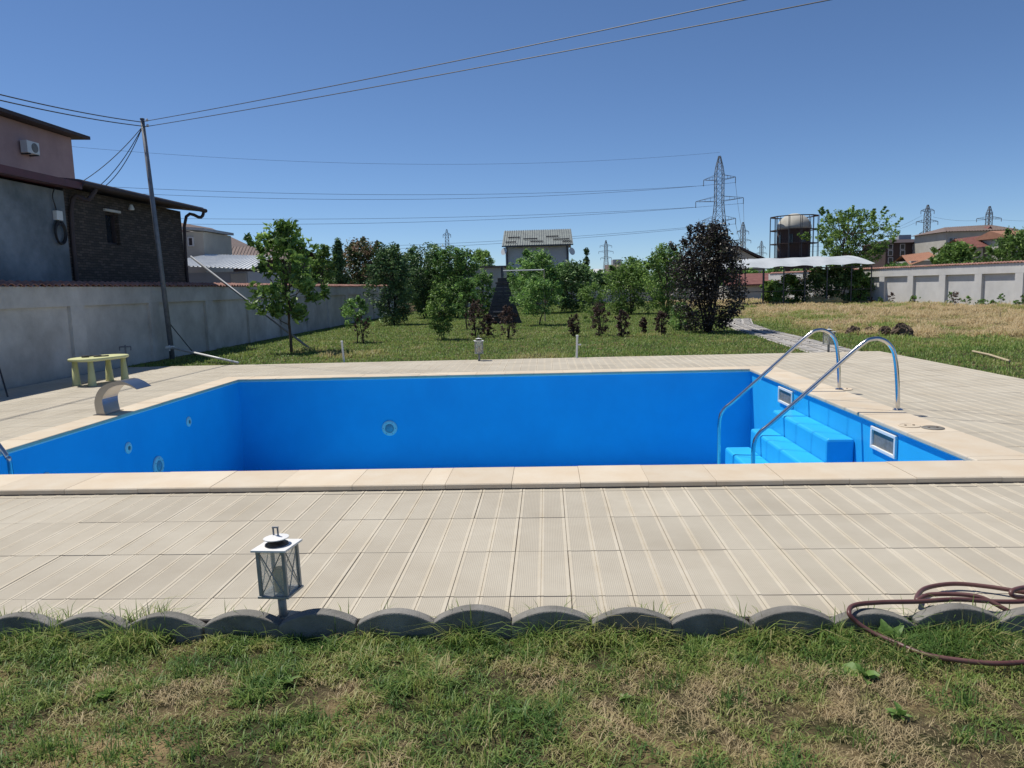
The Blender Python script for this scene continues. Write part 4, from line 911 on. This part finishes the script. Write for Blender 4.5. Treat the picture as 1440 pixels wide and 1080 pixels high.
for z in (-.3,):
    for yy in (-.2, .2): mb = MB(); mb.box(-.175, .14, yy-.02, yy+.02, -.24, -.202); mb.build('bracket', K['darksteel'], acu)
# further left buildings
K['cream'] = mat('cream_render', (.52, .50, .44), .9, col2=(.42, .40, .35), scale=.6, bump=.1)
K['palegrey'] = mat('pale_sheet', (.40, .42, .44), .7, col2=(.34, .36, .38), scale=.8)
K['whitemetal'] = mat('white_metal_roof', (.70, .71, .70), .45, col2=(.58, .59, .58), scale=1.5)
K['brownroof'] = mat('brown_tile_roof', (.13, .095, .085), .85, col2=(.20, .15, .13), scale=4, bump=.6, bscale=9)
K['redroof'] = mat('red_tile_roof', (.15, .05, .042), .8, col2=(.21, .085, .07), scale=2, bump=.5, bscale=9)
K['orange'] = mat('orange_tile_roof', (.36, .18, .11), .85, col2=(.29, .14, .09), scale=2, bump=.5, bscale=8)
K['darkbrick'] = mat('dark_brick', (.085, .055, .05), .9, col2=(.055, .04, .038), scale=6, bump=.4, bscale=12)
K['whiterender'] = mat('white_render', (.62, .62, .63), .9, col2=(.52, .52, .54), scale=.4)
K['greenmetal'] = mat('patina_metal_roof', (.26, .29, .27), .5, col2=(.17, .19, .19), scale=2.2)
def ribbed_slope(mb, a, b_, c, d, n, amp=.05):
    """roof plane a-b (eave) d-c (ridge) with standing ribs running up the slope"""
    a, b_, c, d = map(Vector, (a, b_, c, d)); nn = (b_-a).cross(d-a).normalized()
    for k in range(n):
        for t0, t1, h0, h1 in ((0, .35, 0, 0), (.35, .5, 0, amp), (.5, .65, amp, amp), (.65, .8, amp, 0), (.8, 1, 0, 0)):
            u, v = (k+t0)/n, (k+t1)/n
            mb.quad(a.lerp(b_, u)+nn*h0, a.lerp(b_, v)+nn*h1, d.lerp(c, v)+nn*h1, d.lerp(c, u)+nn*h0)
def box_house(name, label, x0, x1, y0, y1, z1, wallm, rooff=None, cat='house', group=None, wins=()):
    o = empty(name, ((x0+x1)/2, y0, GL), 0, label, cat, group); o.location = (0, 0, 0)
    mb = MB(); mb.box(x0, x1, y0, y1, GL-.1, z1); mb.build('wall', wallm, o)
    for (wx0, wx1, wz0, wz1) in wins:
        mb = MB(); mb.box(wx0, wx1, y0-.05, y0-.004, wz0, wz1); w = mb.build('window', K['windowglass'], o)
        mb = MB(); f = .09*(wx1-wx0)+.03
        mb.box(wx0-f, wx0, y0-.09, y0-.003, wz0-f, wz1+f); mb.box(wx1, wx1+f, y0-.09, y0-.003, wz0-f, wz1+f); mb.box(wx0, wx1, y0-.09, y0-.003, wz1, wz1+f); mb.box(wx0, wx1, y0-.10, y0-.003, wz0-f, wz0); mb.build('frame', K['whiterender'], w)
    if rooff: rooff(o)
    return o
def P(px, py, Y): return hy(px, py, Y)
# white tall shed
Y = 30.0; a, c = P(259, 322, Y), P(288, 358, Y)
def r1(o):
    mb = MB(); mb.hexa([(a[0]-.3, Y-.2, a[2]), (c[0]+.15, Y-.2, a[2]-.12), (c[0]+.15, Y+3, a[2]-.12), (a[0]-.3, Y+3, a[2]), (a[0]-.3, Y-.2, a[2]+.12), (c[0]+.15, Y-.2, a[2]), (c[0]+.15, Y+3, a[2]), (a[0]-.3, Y+3, a[2]+.12)]); mb.build('roof', K['palegrey'], o)
wn = P(266, 335, Y), P(272, 345, Y)
box_house('white_outbuilding', 'small white two storey outbuilding with one window behind the wall', a[0]-2, c[0], Y, Y+3, a[2]-.14, K['cream'], r1, 'building', wins=[(wn[0][0], wn[1][0], wn[1][2], wn[0][2])])
# low building with white sheet roof
Y = 26.0; e0, e1 = P(225, 373, Y), P(358, 377, Y); k0 = P(262, 358, Y+3.5)
def r2(o):
    mb = MB(); ribbed_slope(mb, (e0[0], Y-.3, e0[2]), (e1[0], Y-.3, e1[2]-.05), (e1[0]-.8, Y+4.2, k0[2]-.15), (e0[0], Y+4.2, k0[2]), 22, .04); mb.build('roof', K['whitemetal'], o)
o = box_house('sheet_roof_shed', 'low grey shed with pale corrugated roof behind the left wall', e0[0], e1[0]-.3, Y, Y+4, e1[2]-.12, K['palegrey'], r2, 'shed')
mb = MB(); d0 = P(325, 385, Y); mb.box(d0[0], e1[0]-.35, Y-.05, Y-.004, GL, e1[2]-.2); mb.build('door_panel', K['cream'], o)
# brown tiled roof house behind
Y = 42.0; e0, e1, k0, k1 = P(285, 366, Y), P(372, 367, Y), P(285, 347, Y+4), P(372, 348, Y+4)
def r3(o):
    mb = MB(); ribbed_slope(mb, (e0[0]-1, Y-.4, e0[2]), (e1[0]+2, Y-.4, e1[2]), (k1[0]+2.5, Y+4, k1[2]), (k0[0]-1, Y+4, k0[2]), 34, .05)
    mb.quad((e1[0]+2, Y+8.4, e1[2]), (e0[0]-1, Y+8.4, e0[2]), (k0[0]-1, Y+4, k0[2]), (k1[0]+2.5, Y+4, k1[2])); mb.build('roof', K['brownroof'], o)
box_house('tiled_house', 'long house with brown tiled roof beyond the pale shed', e0[0]-1, e1[0]+2, Y, Y+8, e0[2]-.15, K['darkbrick'], r3)
Y = 55.0; g0, g1_, g2_ = P(262, 330, Y), P(288, 329, Y), P(316, 348, Y)
o = empty('gable_house', (0, 0, 0), 0, 'pinkish gable end of a house behind the white outbuilding', 'house')
mb = MB(); mb.prism([(g2_[0]-9, 0), (g2_[0]-.2, 0), (g2_[0]-.2, g2_[2]-.1), (g2_[0]-4.4, g1_[2]+1.0), (g2_[0]-9, g2_[2]-.1)], 'y', Y, Y+8); mb.build('wall', K['pink'], o)
for s_ in (1, -1):
    mb = MB(); xr = g2_[0]-4.5; xe = g2_[0]+.1 if s_ > 0 else g2_[0]-9.2; mb.hexa([(xr, Y-.3, g1_[2]+1.0), (xe, Y-.3, g2_[2]-.15), (xe, Y+8, g2_[2]-.15), (xr, Y+8, g1_[2]+1.0), (xr, Y-.3, g1_[2]+1.15), (xe, Y-.3, g2_[2]), (xe, Y+8, g2_[2]), (xr, Y+8, g1_[2]+1.15)]); mb.build('roof_slope', K['brownroof'], o)

# ------------------------------------------------------------------ white house in the centre
Y = 94.0; e0, e1 = P(706, 346, Y), P(806, 344, Y); k0, k1 = P(709, 325, Y+4), P(803, 322, Y+4); w0, w1 = P(711, 360, Y+.5), P(800, 360, Y+.5)
zt = (k0[2]+k1[2])/2; ze = (e0[2]+e1[2])/2
def r4(o):
    mb = MB(); ribbed_slope(mb, (e0[0], Y-.5, ze), (e1[0], Y-.5, ze), (k1[0], Y+4, zt), (k0[0], Y+4, zt), 30, .10); mb.quad((e1[0], Y+8.5, ze), (e0[0], Y+8.5, ze), (k0[0], Y+4, zt), (k1[0], Y+4, zt)); rf = mb.build('roof', K['greenmetal'], o)
    mb = MB()
    for u, v, q in ((.08, .25, .5), (.3, .5, .38), (.4, .58, .2), (.62, .8, .5), (.72, .95, .3), (.05, .2, .2), (.85, .98, .15)):
        x0, x1 = e0[0]+(e1[0]-e0[0])*u, e0[0]+(e1[0]-e0[0])*v; z = ze+(zt-ze)*q; yy = Y-.5+4.5*q; mb.box(x0, x1, yy-.22, yy-.12, z+.02, z+.16)
    mb.build('snow_guard', K['brownroof'], rf)
    mb = MB(); mb.box(e0[0], e1[0], Y-.62, Y-.52, ze-.12, ze+.04); mb.build('gutter', K['darksteel'], o)
    mb = MB(); mb.prism([(Y+.5, ze-.1), (Y+7.5, ze-.1), (Y+4, zt-.15)], 'x', w0[0]+.01, w1[0]-.01); mb.build('gable', K['whiterender'], o)
    for xx in (w0[0]+.2, w1[0]-.2): mb = MB(); mb.tube([(xx, Y+.4, ze-.15), (xx, Y+.4, 0)], .09, 8); mb.build('downpipe', K['darksteel'], o)
o = box_house('white_house', 'white two storey house with ribbed grey green metal roof', w0[0], w1[0], Y+.5, Y+7.5, ze-.1, K['whiterender'], r4)
for px in (710, 803):
    c = P(px, 354, Y-.2); mb = MB(); mb.lathe([(.05, 0), (.35, .08), (.5, .2)], seg=16); q = mb.build('satellite_dish', K['whitemetal'], o, loc=tuple(c)); q.rotation_euler = (R(75), 0, R(40 if px > 750 else -40))
# far roofs between white house and purple tree
Y = 130.0
for (xa, xb, ya, yb, m_, lab) in ((826, 850, 378, 392, 'whitemetal', 'low pale metal roof among the far trees'), (852, 876, 372, 392, 'brownroof', 'distant brown roofed house below the far pylon')):
    a, c = P(xa, ya, Y), P(xb, yb, Y)
    def rr5(o, a=a, c=c, m_=m_):
        mb = MB(); ribbed_slope(mb, (a[0], Y-.3, c[2]), (c[0], Y-.3, c[2]), (c[0], Y+3, a[2]), (a[0], Y+3, a[2]), 12, .06); mb.quad((c[0], Y+6, c[2]), (a[0], Y+6, c[2]), (a[0], Y+3, a[2]), (c[0], Y+3, a[2])); mb.build('roof', K[m_], o)
    box_house('distant_house', lab, a[0]+.3, c[0]-.3, Y, Y+6, c[2]-.02, K['cream'], rr5, 'house')
Y = 400.0; a, c = P(862, 365, Y), P(874, 392, Y)
box_house('distant_tower_block', 'pale distant tower block on the skyline beside the far pylon', a[0], c[0], Y, Y+12, a[2], K['palegrey'], None, 'building')
Y = 60.0; a, c = P(655, 377, Y), P(712, 392, Y)
box_house('garden_shed', 'pale flat roofed garden building behind the barbecue', a[0], c[0], Y-3, Y+1, a[2]-.1, K['cream'], lambda o: MB.build((lambda m_: (m_.box(a[0]-.2, c[0]+.2, Y-3.2, Y+1.2, a[2]-.095, a[2]+.03), m_)[1])(MB()), 'roof', K['brownroof'], o), 'shed')

# ------------------------------------------------------------------ barbecue and frame
bb = empty('brick_barbecue', (-1.68, 28.8, GL), R(4), 'dark stepped block barbecue tapering to a chimney on the lawn', 'barbecue')
N = 11; hh = 1.72
for k in range(N):
    w = .80*(1-k/N)+.24*(k/N); z = hh*k/N
    mb = MB(); mb.hexa([(-w, -w*.6, z+.004), (w, -w*.6, z+.004), (w, w*.6, z+.004), (-w, w*.6, z+.004)]+[(sx*(w-.045), sy*(w-.045)*.6, z+hh/N-.006) for sx, sy in ((-1, -1), (1, -1), (1, 1), (-1, 1))]); mb.build('block_course', K['slate'], bb)
mb = MB(); mb.box(-.30, .30, -.2, .2, hh, hh+.08); mb.box(-.2, .2, -.15, .15, hh+.081, hh+.26); mb.build('chimney_cap', K['slate'], bb, bevel=.01)
mb = MB(); mb.tube([(0, 0, hh+.26), (0, 0, hh+.78)], .05, 10); mb.build('flue_pipe', K['darksteel'], bb)
for z in (.33, .52): mb = MB(); mb.box(-.42, .35, -.56, -.44, z, z+.02); mb.build('grill_shelf', K['galv'], bb)
cf = P(765, 378, 29.5); c0 = P(707, 377, 29.5)
fr_ = empty('drying_frame', (cf[0], 29.5, GL), 0, 'thin metal frame with pale top bar beside the barbecue', 'frame')
mb = MB(); mb.tube([(0, 0, 0), (0, 0, cf[2])], .03, 8); mb.build('post', K['deckwood'], fr_); mb = MB(); mb.tube([(c0[0]-cf[0], 0, 0), (c0[0]-cf[0], 0, cf[2])], .03, 8); mb.build('post', K['darksteel'], fr_)
mb = MB(); mb.tube([(c0[0]-cf[0], 0, cf[2]), (0, 0, cf[2])], .03, 8); mb.build('top_bar', K['whitemetal'], fr_)

# ------------------------------------------------------------------ canopy
yc = 43.6
cp = empty('garden_canopy', (16, yc, GL), 0, 'long white cloth canopy on dark iron posts in the straw field', 'canopy'); cp.location = (0, 0, 0)
xL = float(P(1020, 380, yc)[0]); xR = float(P(1226, 371, yc)[0]); zf = 2.30
pxs = [1040, 1073, 1102, 1132, 1163, 1197, 1225]
def ly(x): return yc+(x-17.2)*-.35   # the row runs slightly towards the camera on the right
for row_, dy in ((0, 0), (1, 4.2)):
    for k, px in enumerate(pxs):
        x = float(P(px, 400, yc)[0])
        mb = MB(); mb.tube([(x, yc+dy, GL), (x, yc+dy, zf-.02 if row_ == 0 else 2.55)], .04, 8); mb.build('post', K['darksteel'], cp)
for z in (.85,): mb = MB(); mb.tube([(xL, yc, z), (xR, yc, z)], .022, 6); mb.build('rail', K['darksteel'], cp)
mb = MB(); mb.tube([(xL, yc, zf-.06), (xR, yc, zf-.06)], .035, 6); mb.build('rail', K['darksteel'], cp)
mb = MB(); nx, ny = 40, 10
def RZ(u, v):
    x = xL-.2+(xR-xL+.3)*u-(1.35*v if u > .999 else 0)*0; ridge = math.sin(math.pi*min(1, v*.9))
    return (x-1.5*v*max(0, (u-.9)/.1), yc-.25+4.6*v, zf+.01+.62*ridge+.035*math.sin(u*38)*(1-v)+.02*math.sin(u*17+v*5)+(.1*u*(1-v)))
for i in range(nx):
    for j in range(ny): mb.quad(RZ(i/nx, j/ny), RZ((i+1)/nx, j/ny), RZ((i+1)/nx, (j+1)/ny), RZ(i/nx, (j+1)/ny))
mb.build('cloth_roof', K['fabric'], cp, smooth=True)

# ------------------------------------------------------------------ church tower with scaffolding
Y = 130.0; tc = P(1116, 350, Y); k = ppm(tc); tr_ = 23.0/k*1.0
tz = float(P(1116, 300, Y)[2]); zd = float(P(1116, 322, Y)[2]); zb = float(P(1116, 362, Y)[2])
ch = empty('church_tower', (tc[0], Y, GL), 0, 'round unfinished church tower with pale dome inside scaffolding', 'tower')
mb = MB(); mb.lathe([(tr_*1.15, 0), (tr_*1.15, zb-.3), (tr_*1.35, zb-.25), (tr_*1.35, zb), (tr_*.95, zb+.02), (tr_*.95, zd)], seg=32); mb.build('drum', K['darkbrick'], ch)
mb = MB(); mb.lathe([(tr_, zd+.02)]+[(tr_*math.cos(t_)*1.0+.01, zd+.02+(tz-zd)*math.sin(t_)) for t_ in [q*math.pi/2/9 for q in range(1, 10)]], seg=32); mb.build('dome', K['cream'], ch, smooth=True)
for a_ in range(8):
    an = a_*math.pi/4+.3; x_, y_ = tr_*.953*math.cos(an), tr_*.953*math.sin(an); h0, h1 = zb+(zd-zb)*.45, zb+(zd-zb)*.8
    mb = MB(); mb.box(-.3, .3, -.04, .06, h0, h1); o = mb.build('window', K['windowglass'], ch, loc=(x_, y_, 0)); o.rotation_euler = (0, 0, an-math.pi/2)
scf = empty('scaffolding', (tc[0], Y, GL), 0, 'wooden and steel scaffolding ring around the church tower', 'scaffolding')
rs_ = tr_*1.42; ztop = float(P(1116, 304, Y)[2])
for a_ in range(12):
    an = a_*math.pi/6; x_, y_ = rs_*math.cos(an), rs_*math.sin(an); mb = MB(); mb.tube([(x_, y_, zb-.5), (x_, y_, ztop)], .055, 6); mb.build('pole', K['darksteel'], scf)
    mb = MB(); mb.tube([(x_*.8, y_*.8, zb-.5), (x_*.8, y_*.8, ztop)], .045, 6); mb.build('pole', K['darksteel'], scf)
for z in [zb-.2, zb+(ztop-zb)*.33, zb+(ztop-zb)*.66, ztop-.1]:
    mb = MB()
    for a_ in range(12):
        p_, q_ = [(f_*rs_*math.cos((a_+s_)*math.pi/6), f_*rs_*math.sin((a_+s_)*math.pi/6)) for s_ in (0, 1) for f_ in (1,)]
        p2, q2 = (p_[0]*.8, p_[1]*.8), (q_[0]*.8, q_[1]*.8)
        mb.hexa([(*p2, z), (*q2, z), (*q_, z), (*p_, z), (*p2, z+.1), (*q2, z+.1), (*q_, z+.1), (*p_, z+.1)])
    mb.build('walkway', K['deckwood'] if False else K['darkbrick'], scf)
# low church roof and neighbouring shed
a, c = P(1035, 346, 115.0), P(1080, 366, 115.0)
o = empty('barn', (0, 0, 0), 0, 'dark roofed barn gable between the purple tree and the tower', 'barn'); mb = MB(); mb.prism([(a[0]-4, 0), (c[0]-.5, 0), (c[0]-.5, c[2]-.3), (a[0], a[2]-.2), (a[0]-4, c[2]-.3)], 'y', 115, 122); mb.build('wall', K['cream'], o)
mb = MB(); mb.hexa([(a[0], 114.5, a[2]-.2), (c[0], 114.5, c[2]-.25), (c[0], 122.5, c[2]-.25), (a[0], 122.5, a[2]-.2), (a[0], 114.5, a[2]+.15), (c[0], 114.5, c[2]+.1), (c[0], 122.5, c[2]+.1), (a[0], 122.5, a[2]+.15)]); mb.build('roof_slope', K['eave'], o)
a, c = P(1060, 386, 60.0), P(1120, 400, 60.0)
box_house('outbuilding', 'low outbuilding with dull red roof seen through the canopy', a[0]-2, c[0], 60, 64, c[2], K['cream'], lambda o: MB.build((lambda m_: (m_.hexa([(a[0]-2.3, 59.6, c[2]+.004), (c[0]+.3, 59.6, c[2]+.004), (c[0]+.3, 62.5, a[2]), (a[0]-2.3, 62.5, a[2]), (a[0]-2.3, 59.6, c[2]+.12), (c[0]+.3, 59.6, c[2]+.12), (c[0]+.3, 62.5, a[2]+.12), (a[0]-2.3, 62.5, a[2]+.12)]), m_)[1])(MB()), 'roof', K['redroof'], o), 'outbuilding')
# ------------------------------------------------------------------ flats and houses right
Y = 120.0; a, c, t_ = P(1246, 342, Y), P(1312, 385, Y), P(1280, 335, Y)
wins = []
for px in (1252, 1269, 1287, 1307):
    for py in (347, 356, 366):
        p_, q_ = P(px-2.6, py-3.2, Y), P(px+2.6, py+3.2, Y); wins.append((p_[0], q_[0], q_[2], p_[2]))
def r6(o):
    mb = MB(); mb.hexa([(a[0]-.6, Y-.6, a[2]), (c[0]+.6, Y-.6, a[2]), (c[0]+.6, Y+10, a[2]), (a[0]-.6, Y+10, a[2]), (a[0]+2, Y+3, t_[2]), (c[0]-2, Y+3, t_[2]), (c[0]-2, Y+7, t_[2]), (a[0]+2, Y+7, t_[2])]); rf = mb.build('roof', K['eave'], o)
    p_ = P(1271, 332, Y+4); mb = MB(); mb.box(p_[0]-.8, p_[0]+1.2, Y+4, Y+5, t_[2]-.5, p_[2]+.2); mb.build('chimney', K['palegrey'], rf)
box_house('brick_flats', 'three storey dark brick flats with white window surrounds', a[0], c[0], Y, Y+9, a[2]-.01, K['darkbrick'], r6, 'building', wins=wins)
Y = 105.0; a, c = P(1282, 354, Y), P(1316, 366, Y)
box_house('orange_roof_house', 'small house with orange tiled roof in front of the brick flats', a[0], c[0]-.3, Y, Y+6, c[2], K['cream'], lambda o: MB.build((lambda m_: (ribbed_slope(m_, (a[0]-.4, Y-.4, c[2]-.6), (c[0], Y-.4, c[2]+.6), (c[0]+.5, Y+3, a[2]), (a[0], Y+3, a[2]-.4), 16, .06), m_.quad((c[0], Y+6, c[2]), (a[0]-.4, Y+6, c[2]-.6), (a[0], Y+3, a[2]-.4), (c[0]+.5, Y+3, a[2])), m_)[2])(MB()), 'roof', K['orange'], o))
Y = 110.0; a, c, rgx = P(1331, 326, Y), P(1412, 380, Y), P(1370, 320, Y+4)
w5 = []
for px, py in ((1337, 338), (1343, 338)):
    p_, q_ = P(px-2.2, py-3, Y), P(px+2.2, py+3, Y); w5.append((p_[0], q_[0], q_[2], p_[2]))
def r7(o):
    mb = MB(); ribbed_slope(mb, (a[0]-.5, Y-.5, a[2]), (c[0]+1.5, Y-.5, a[2]), (c[0]+.5, Y+5, rgx[2]+.35), (a[0]+2.2, Y+5, rgx[2]+.2), 26, .08)
    mb.quad((c[0]+1.5, Y+10, a[2]), (a[0]-.5, Y+10, a[2]), (a[0]+2.2, Y+5, rgx[2]+.2), (c[0]+.5, Y+5, rgx[2]+.35)); mb.poly([(a[0]-.5, Y+10, a[2]), (a[0]-.5, Y-.5, a[2]), (a[0]+2.2, Y+5, rgx[2]+.2)]); mb.poly([(c[0]+1.5, Y-.5, a[2]), (c[0]+1.5, Y+10, a[2]), (c[0]+.5, Y+5, rgx[2]+.35)]); mb.build('roof', K['brownroof'], o)
    p_ = P(1387, 322, Y+2); mb = MB(); mb.prism([(p_[0]-1.1, p_[2]-.8), (p_[0]+1.1, p_[2]-.8), (p_[0], p_[2]+.35)], 'y', Y+1, Y+5); mb.build('dormer', K['redroof'], o)
box_house('cream_house', 'large cream house with dark red roof and dormer above the pale wall', a[0], c[0]+1, Y, Y+9.5, a[2]-.02, K['cream'], r7, wins=w5)
Y = 95.0; a, c = P(1358, 331, Y), P(1408, 344, Y)
box_house('red_roof_house', 'lower cream house with red tiled lean roof before the large house', a[0]-.3, c[0]-2.2, Y, Y+6, c[2]-.35, K['cream'], lambda o: MB.build((lambda m_: (ribbed_slope(m_, (a[0]-.6, Y-.5, c[2]-.45), (c[0]-1.8, Y-.5, c[2]-.2), (c[0]-.3, Y+3, a[2]+.1), (a[0]+.2, Y+3, a[2]-.3), 18, .07), m_.quad((c[0]-1.8, Y+6.5, c[2]-.2), (a[0]-.6, Y+6.5, c[2]-.45), (a[0]+.2, Y+3, a[2]-.3), (c[0]-.3, Y+3, a[2]+.1)), m_)[2])(MB()), 'roof', K['redroof'], o))
Y = 90.0; a, c = P(1424, 332, Y), P(1475, 380, Y)
box_house('far_right_house', 'partly hidden cream house with orange roof behind the drooping tree', a[0], c[0], Y, Y+8, a[2]-.1, K['cream'], lambda o: MB.build((lambda m_: (m_.prism([(Y-.4, a[2]-.1), (Y+8.4, a[2]-.1), (Y+4, a[2]+.9)], 'x', a[0]-.4, c[0]+.4), m_)[1])(MB()), 'roof', K['orange'], o))

# ------------------------------------------------------------------ pylons and power lines
def pylon(name, label, px, topy, Y, arms, rz, group='high voltage pylons', detail=True, zbase=GL):
    p = P(px, topy, Y); H = float(p[2]); o = empty(name, (p[0], Y, zbase), rz, label, 'pylon', group)
    w0, w1 = H*.085, H*.028; waist = H*.62
    def hw(z): return w0+(w1-w0)*z/waist if z < waist else (w1 if z < H*.86 else w1*(1-(z-H*.86)/(H*.14))+.03)
    t = max(.04, H*.0019)*(1 if detail else 1.5)
    levels = [0]; z = 0
    while z < H*.97: z += max(hw(z)*1.9, H*.035); levels.append(min(z, H))
    for sx, sy in ((-1, -1), (1, -1), (1, 1), (-1, 1)):
        mb = MB(); mb.tube([(sx*hw(z), sy*hw(z), z) for z in levels], t*1.5, 4); mb.build('leg', K['pylon'], o)
    mb = MB()
    for i in range(len(levels)-1):
        z0, z1 = levels[i], levels[i+1]; a, b_ = hw(z0), hw(z1); C0 = [(-a, -a), (a, -a), (a, a), (-a, a)]; C1 = [(-b_, -b_), (b_, -b_), (b_, b_), (-b_, b_)]
        for q in range(4):
            w = (q+1) % 4; mb.tube([(*C0[q], z0), (*C1[w], z1)], t*.7, 4, caps=False); mb.tube([(*C0[w], z0), (*C1[q], z1)], t*.7, 4, caps=False); mb.tube([(*C1[q], z1), (*C1[w], z1)], t*.6, 4, caps=False)
    mb.build('lattice_bracing', K['pylon'], o)
    tips = []
    for frac, ln in arms:
        z = H*frac; L_ = H*ln; b_ = hw(z)
        mb = MB()
        for s_ in (-1, 1):
            for yy in (-b_, b_): mb.tube([(s_*b_, yy, z), (s_*L_, 0, z+.01*H)], t, 4); mb.tube([(s_*b_, yy, z+H*.035), (s_*L_, 0, z+.012*H)], t*.8, 4)
            for f_ in (.3, .55, .8):
                xq = s_*(b_+(L_-b_)*f_); mb.tube([(xq, b_*(1-f_), z+.004*H), (xq, b_*(1-f_), z+H*.035*(1-f_)+.008*H)], t*.6, 4)
        mb.build('cross_arm', K['pylon'], o)
        for s_ in (-1, 1):
            mb = MB(); mb.tube([(s_*L_, 0, z+.008*H), (s_*L_, 0, z-.035*H)], t*1.4, 5); mb.build('insulator', K['pylon'], o); tips.append(Vector((s_*L_, 0, z-.03*H)))
    Mx = Matrix.Translation(o.location) @ Matrix.Rotation(rz, 4, 'Z')
    return o, [Mx @ t_ for t_ in tips], Mx @ Vector((0, 0, H))
ARMS = ((.82, .115), (.68, .16), (.54, .115))
main, tips, tt = pylon('power_pylon', 'tall steel lattice pylon rising behind the purple tree', 1012, 214, 200, ((.80, .12), (.645, .18), (.50, .125)), R(-30))
pylon('power_pylon', 'small distant pylon over the orchard left of the white house', 628, 320, 470, ((.88, .06), (.70, .12)), R(10), detail=False)
pylon('power_pylon', 'distant pylon right of the white house behind the cypress', 852, 336, 520, ((.85, .13), (.73, .16), (.6, .12)), R(15), detail=False)
pylon('power_pylon', 'distant pylon just right of the tall main pylon', 1045, 310, 420, ARMS, R(25), detail=False)
pylon('power_pylon', 'faint small pylon between main pylon and church tower', 1071, 337, 560, ARMS, R(25), detail=False)
pA = pylon('power_pylon', 'double arm pylon behind the dark brick flats', 1305, 285, 340, ((.89, .092), (.75, .15), (.60, .10)), R(8), detail=False)
pB = pylon('power_pylon', 'pylon with slanting arms above the cream house roof', 1392, 287, 340, ((.80, .18), (.86, .05)), R(8), detail=False)
# lines from the main pylon to the left (next pylon stands beyond the frame)
ends = [(-60, 190, 150), (-60, 250, 150), (-60, 256, 150), (-60, 300, 160), (-60, 307, 160), (-60, 345, 170), (-60, 352, 170)]
srcs = [tt, tips[0], tips[1], tips[2], tips[3], tips[4], tips[5]]
mids = [(600, 233), (600, 275), (600, 281), (620, 306), (620, 311), (560, 345), (560, 349)]
for k, (s_, (px, py, Y), (mx_, my_)) in enumerate(zip(srcs, ends, mids)):
    e = Vector(P(px, py, Y)); n = 40; t0 = (1012-mx_)/(1012-px)
    # sag chosen so that the span passes through the seen low point
    mid = s_.lerp(e, t0); want = float(P(mx_, my_, mid.y)[2]); s0 = max(0.2, (mid.z-want)/(4*t0*(1-t0)))
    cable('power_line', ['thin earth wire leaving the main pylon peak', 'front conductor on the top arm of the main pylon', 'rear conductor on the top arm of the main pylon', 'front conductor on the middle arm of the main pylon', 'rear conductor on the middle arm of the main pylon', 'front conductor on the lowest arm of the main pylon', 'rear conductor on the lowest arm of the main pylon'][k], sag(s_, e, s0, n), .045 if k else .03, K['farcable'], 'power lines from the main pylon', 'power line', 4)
# lines onward to the pylon behind
for k, tpt in enumerate(tips[1::2]):
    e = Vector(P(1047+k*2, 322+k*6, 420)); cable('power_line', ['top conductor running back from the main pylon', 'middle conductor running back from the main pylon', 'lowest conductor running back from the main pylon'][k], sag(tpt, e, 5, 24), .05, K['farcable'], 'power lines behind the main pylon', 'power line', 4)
for k, (ya, yb) in enumerate(((318, 303), (330, 309))):
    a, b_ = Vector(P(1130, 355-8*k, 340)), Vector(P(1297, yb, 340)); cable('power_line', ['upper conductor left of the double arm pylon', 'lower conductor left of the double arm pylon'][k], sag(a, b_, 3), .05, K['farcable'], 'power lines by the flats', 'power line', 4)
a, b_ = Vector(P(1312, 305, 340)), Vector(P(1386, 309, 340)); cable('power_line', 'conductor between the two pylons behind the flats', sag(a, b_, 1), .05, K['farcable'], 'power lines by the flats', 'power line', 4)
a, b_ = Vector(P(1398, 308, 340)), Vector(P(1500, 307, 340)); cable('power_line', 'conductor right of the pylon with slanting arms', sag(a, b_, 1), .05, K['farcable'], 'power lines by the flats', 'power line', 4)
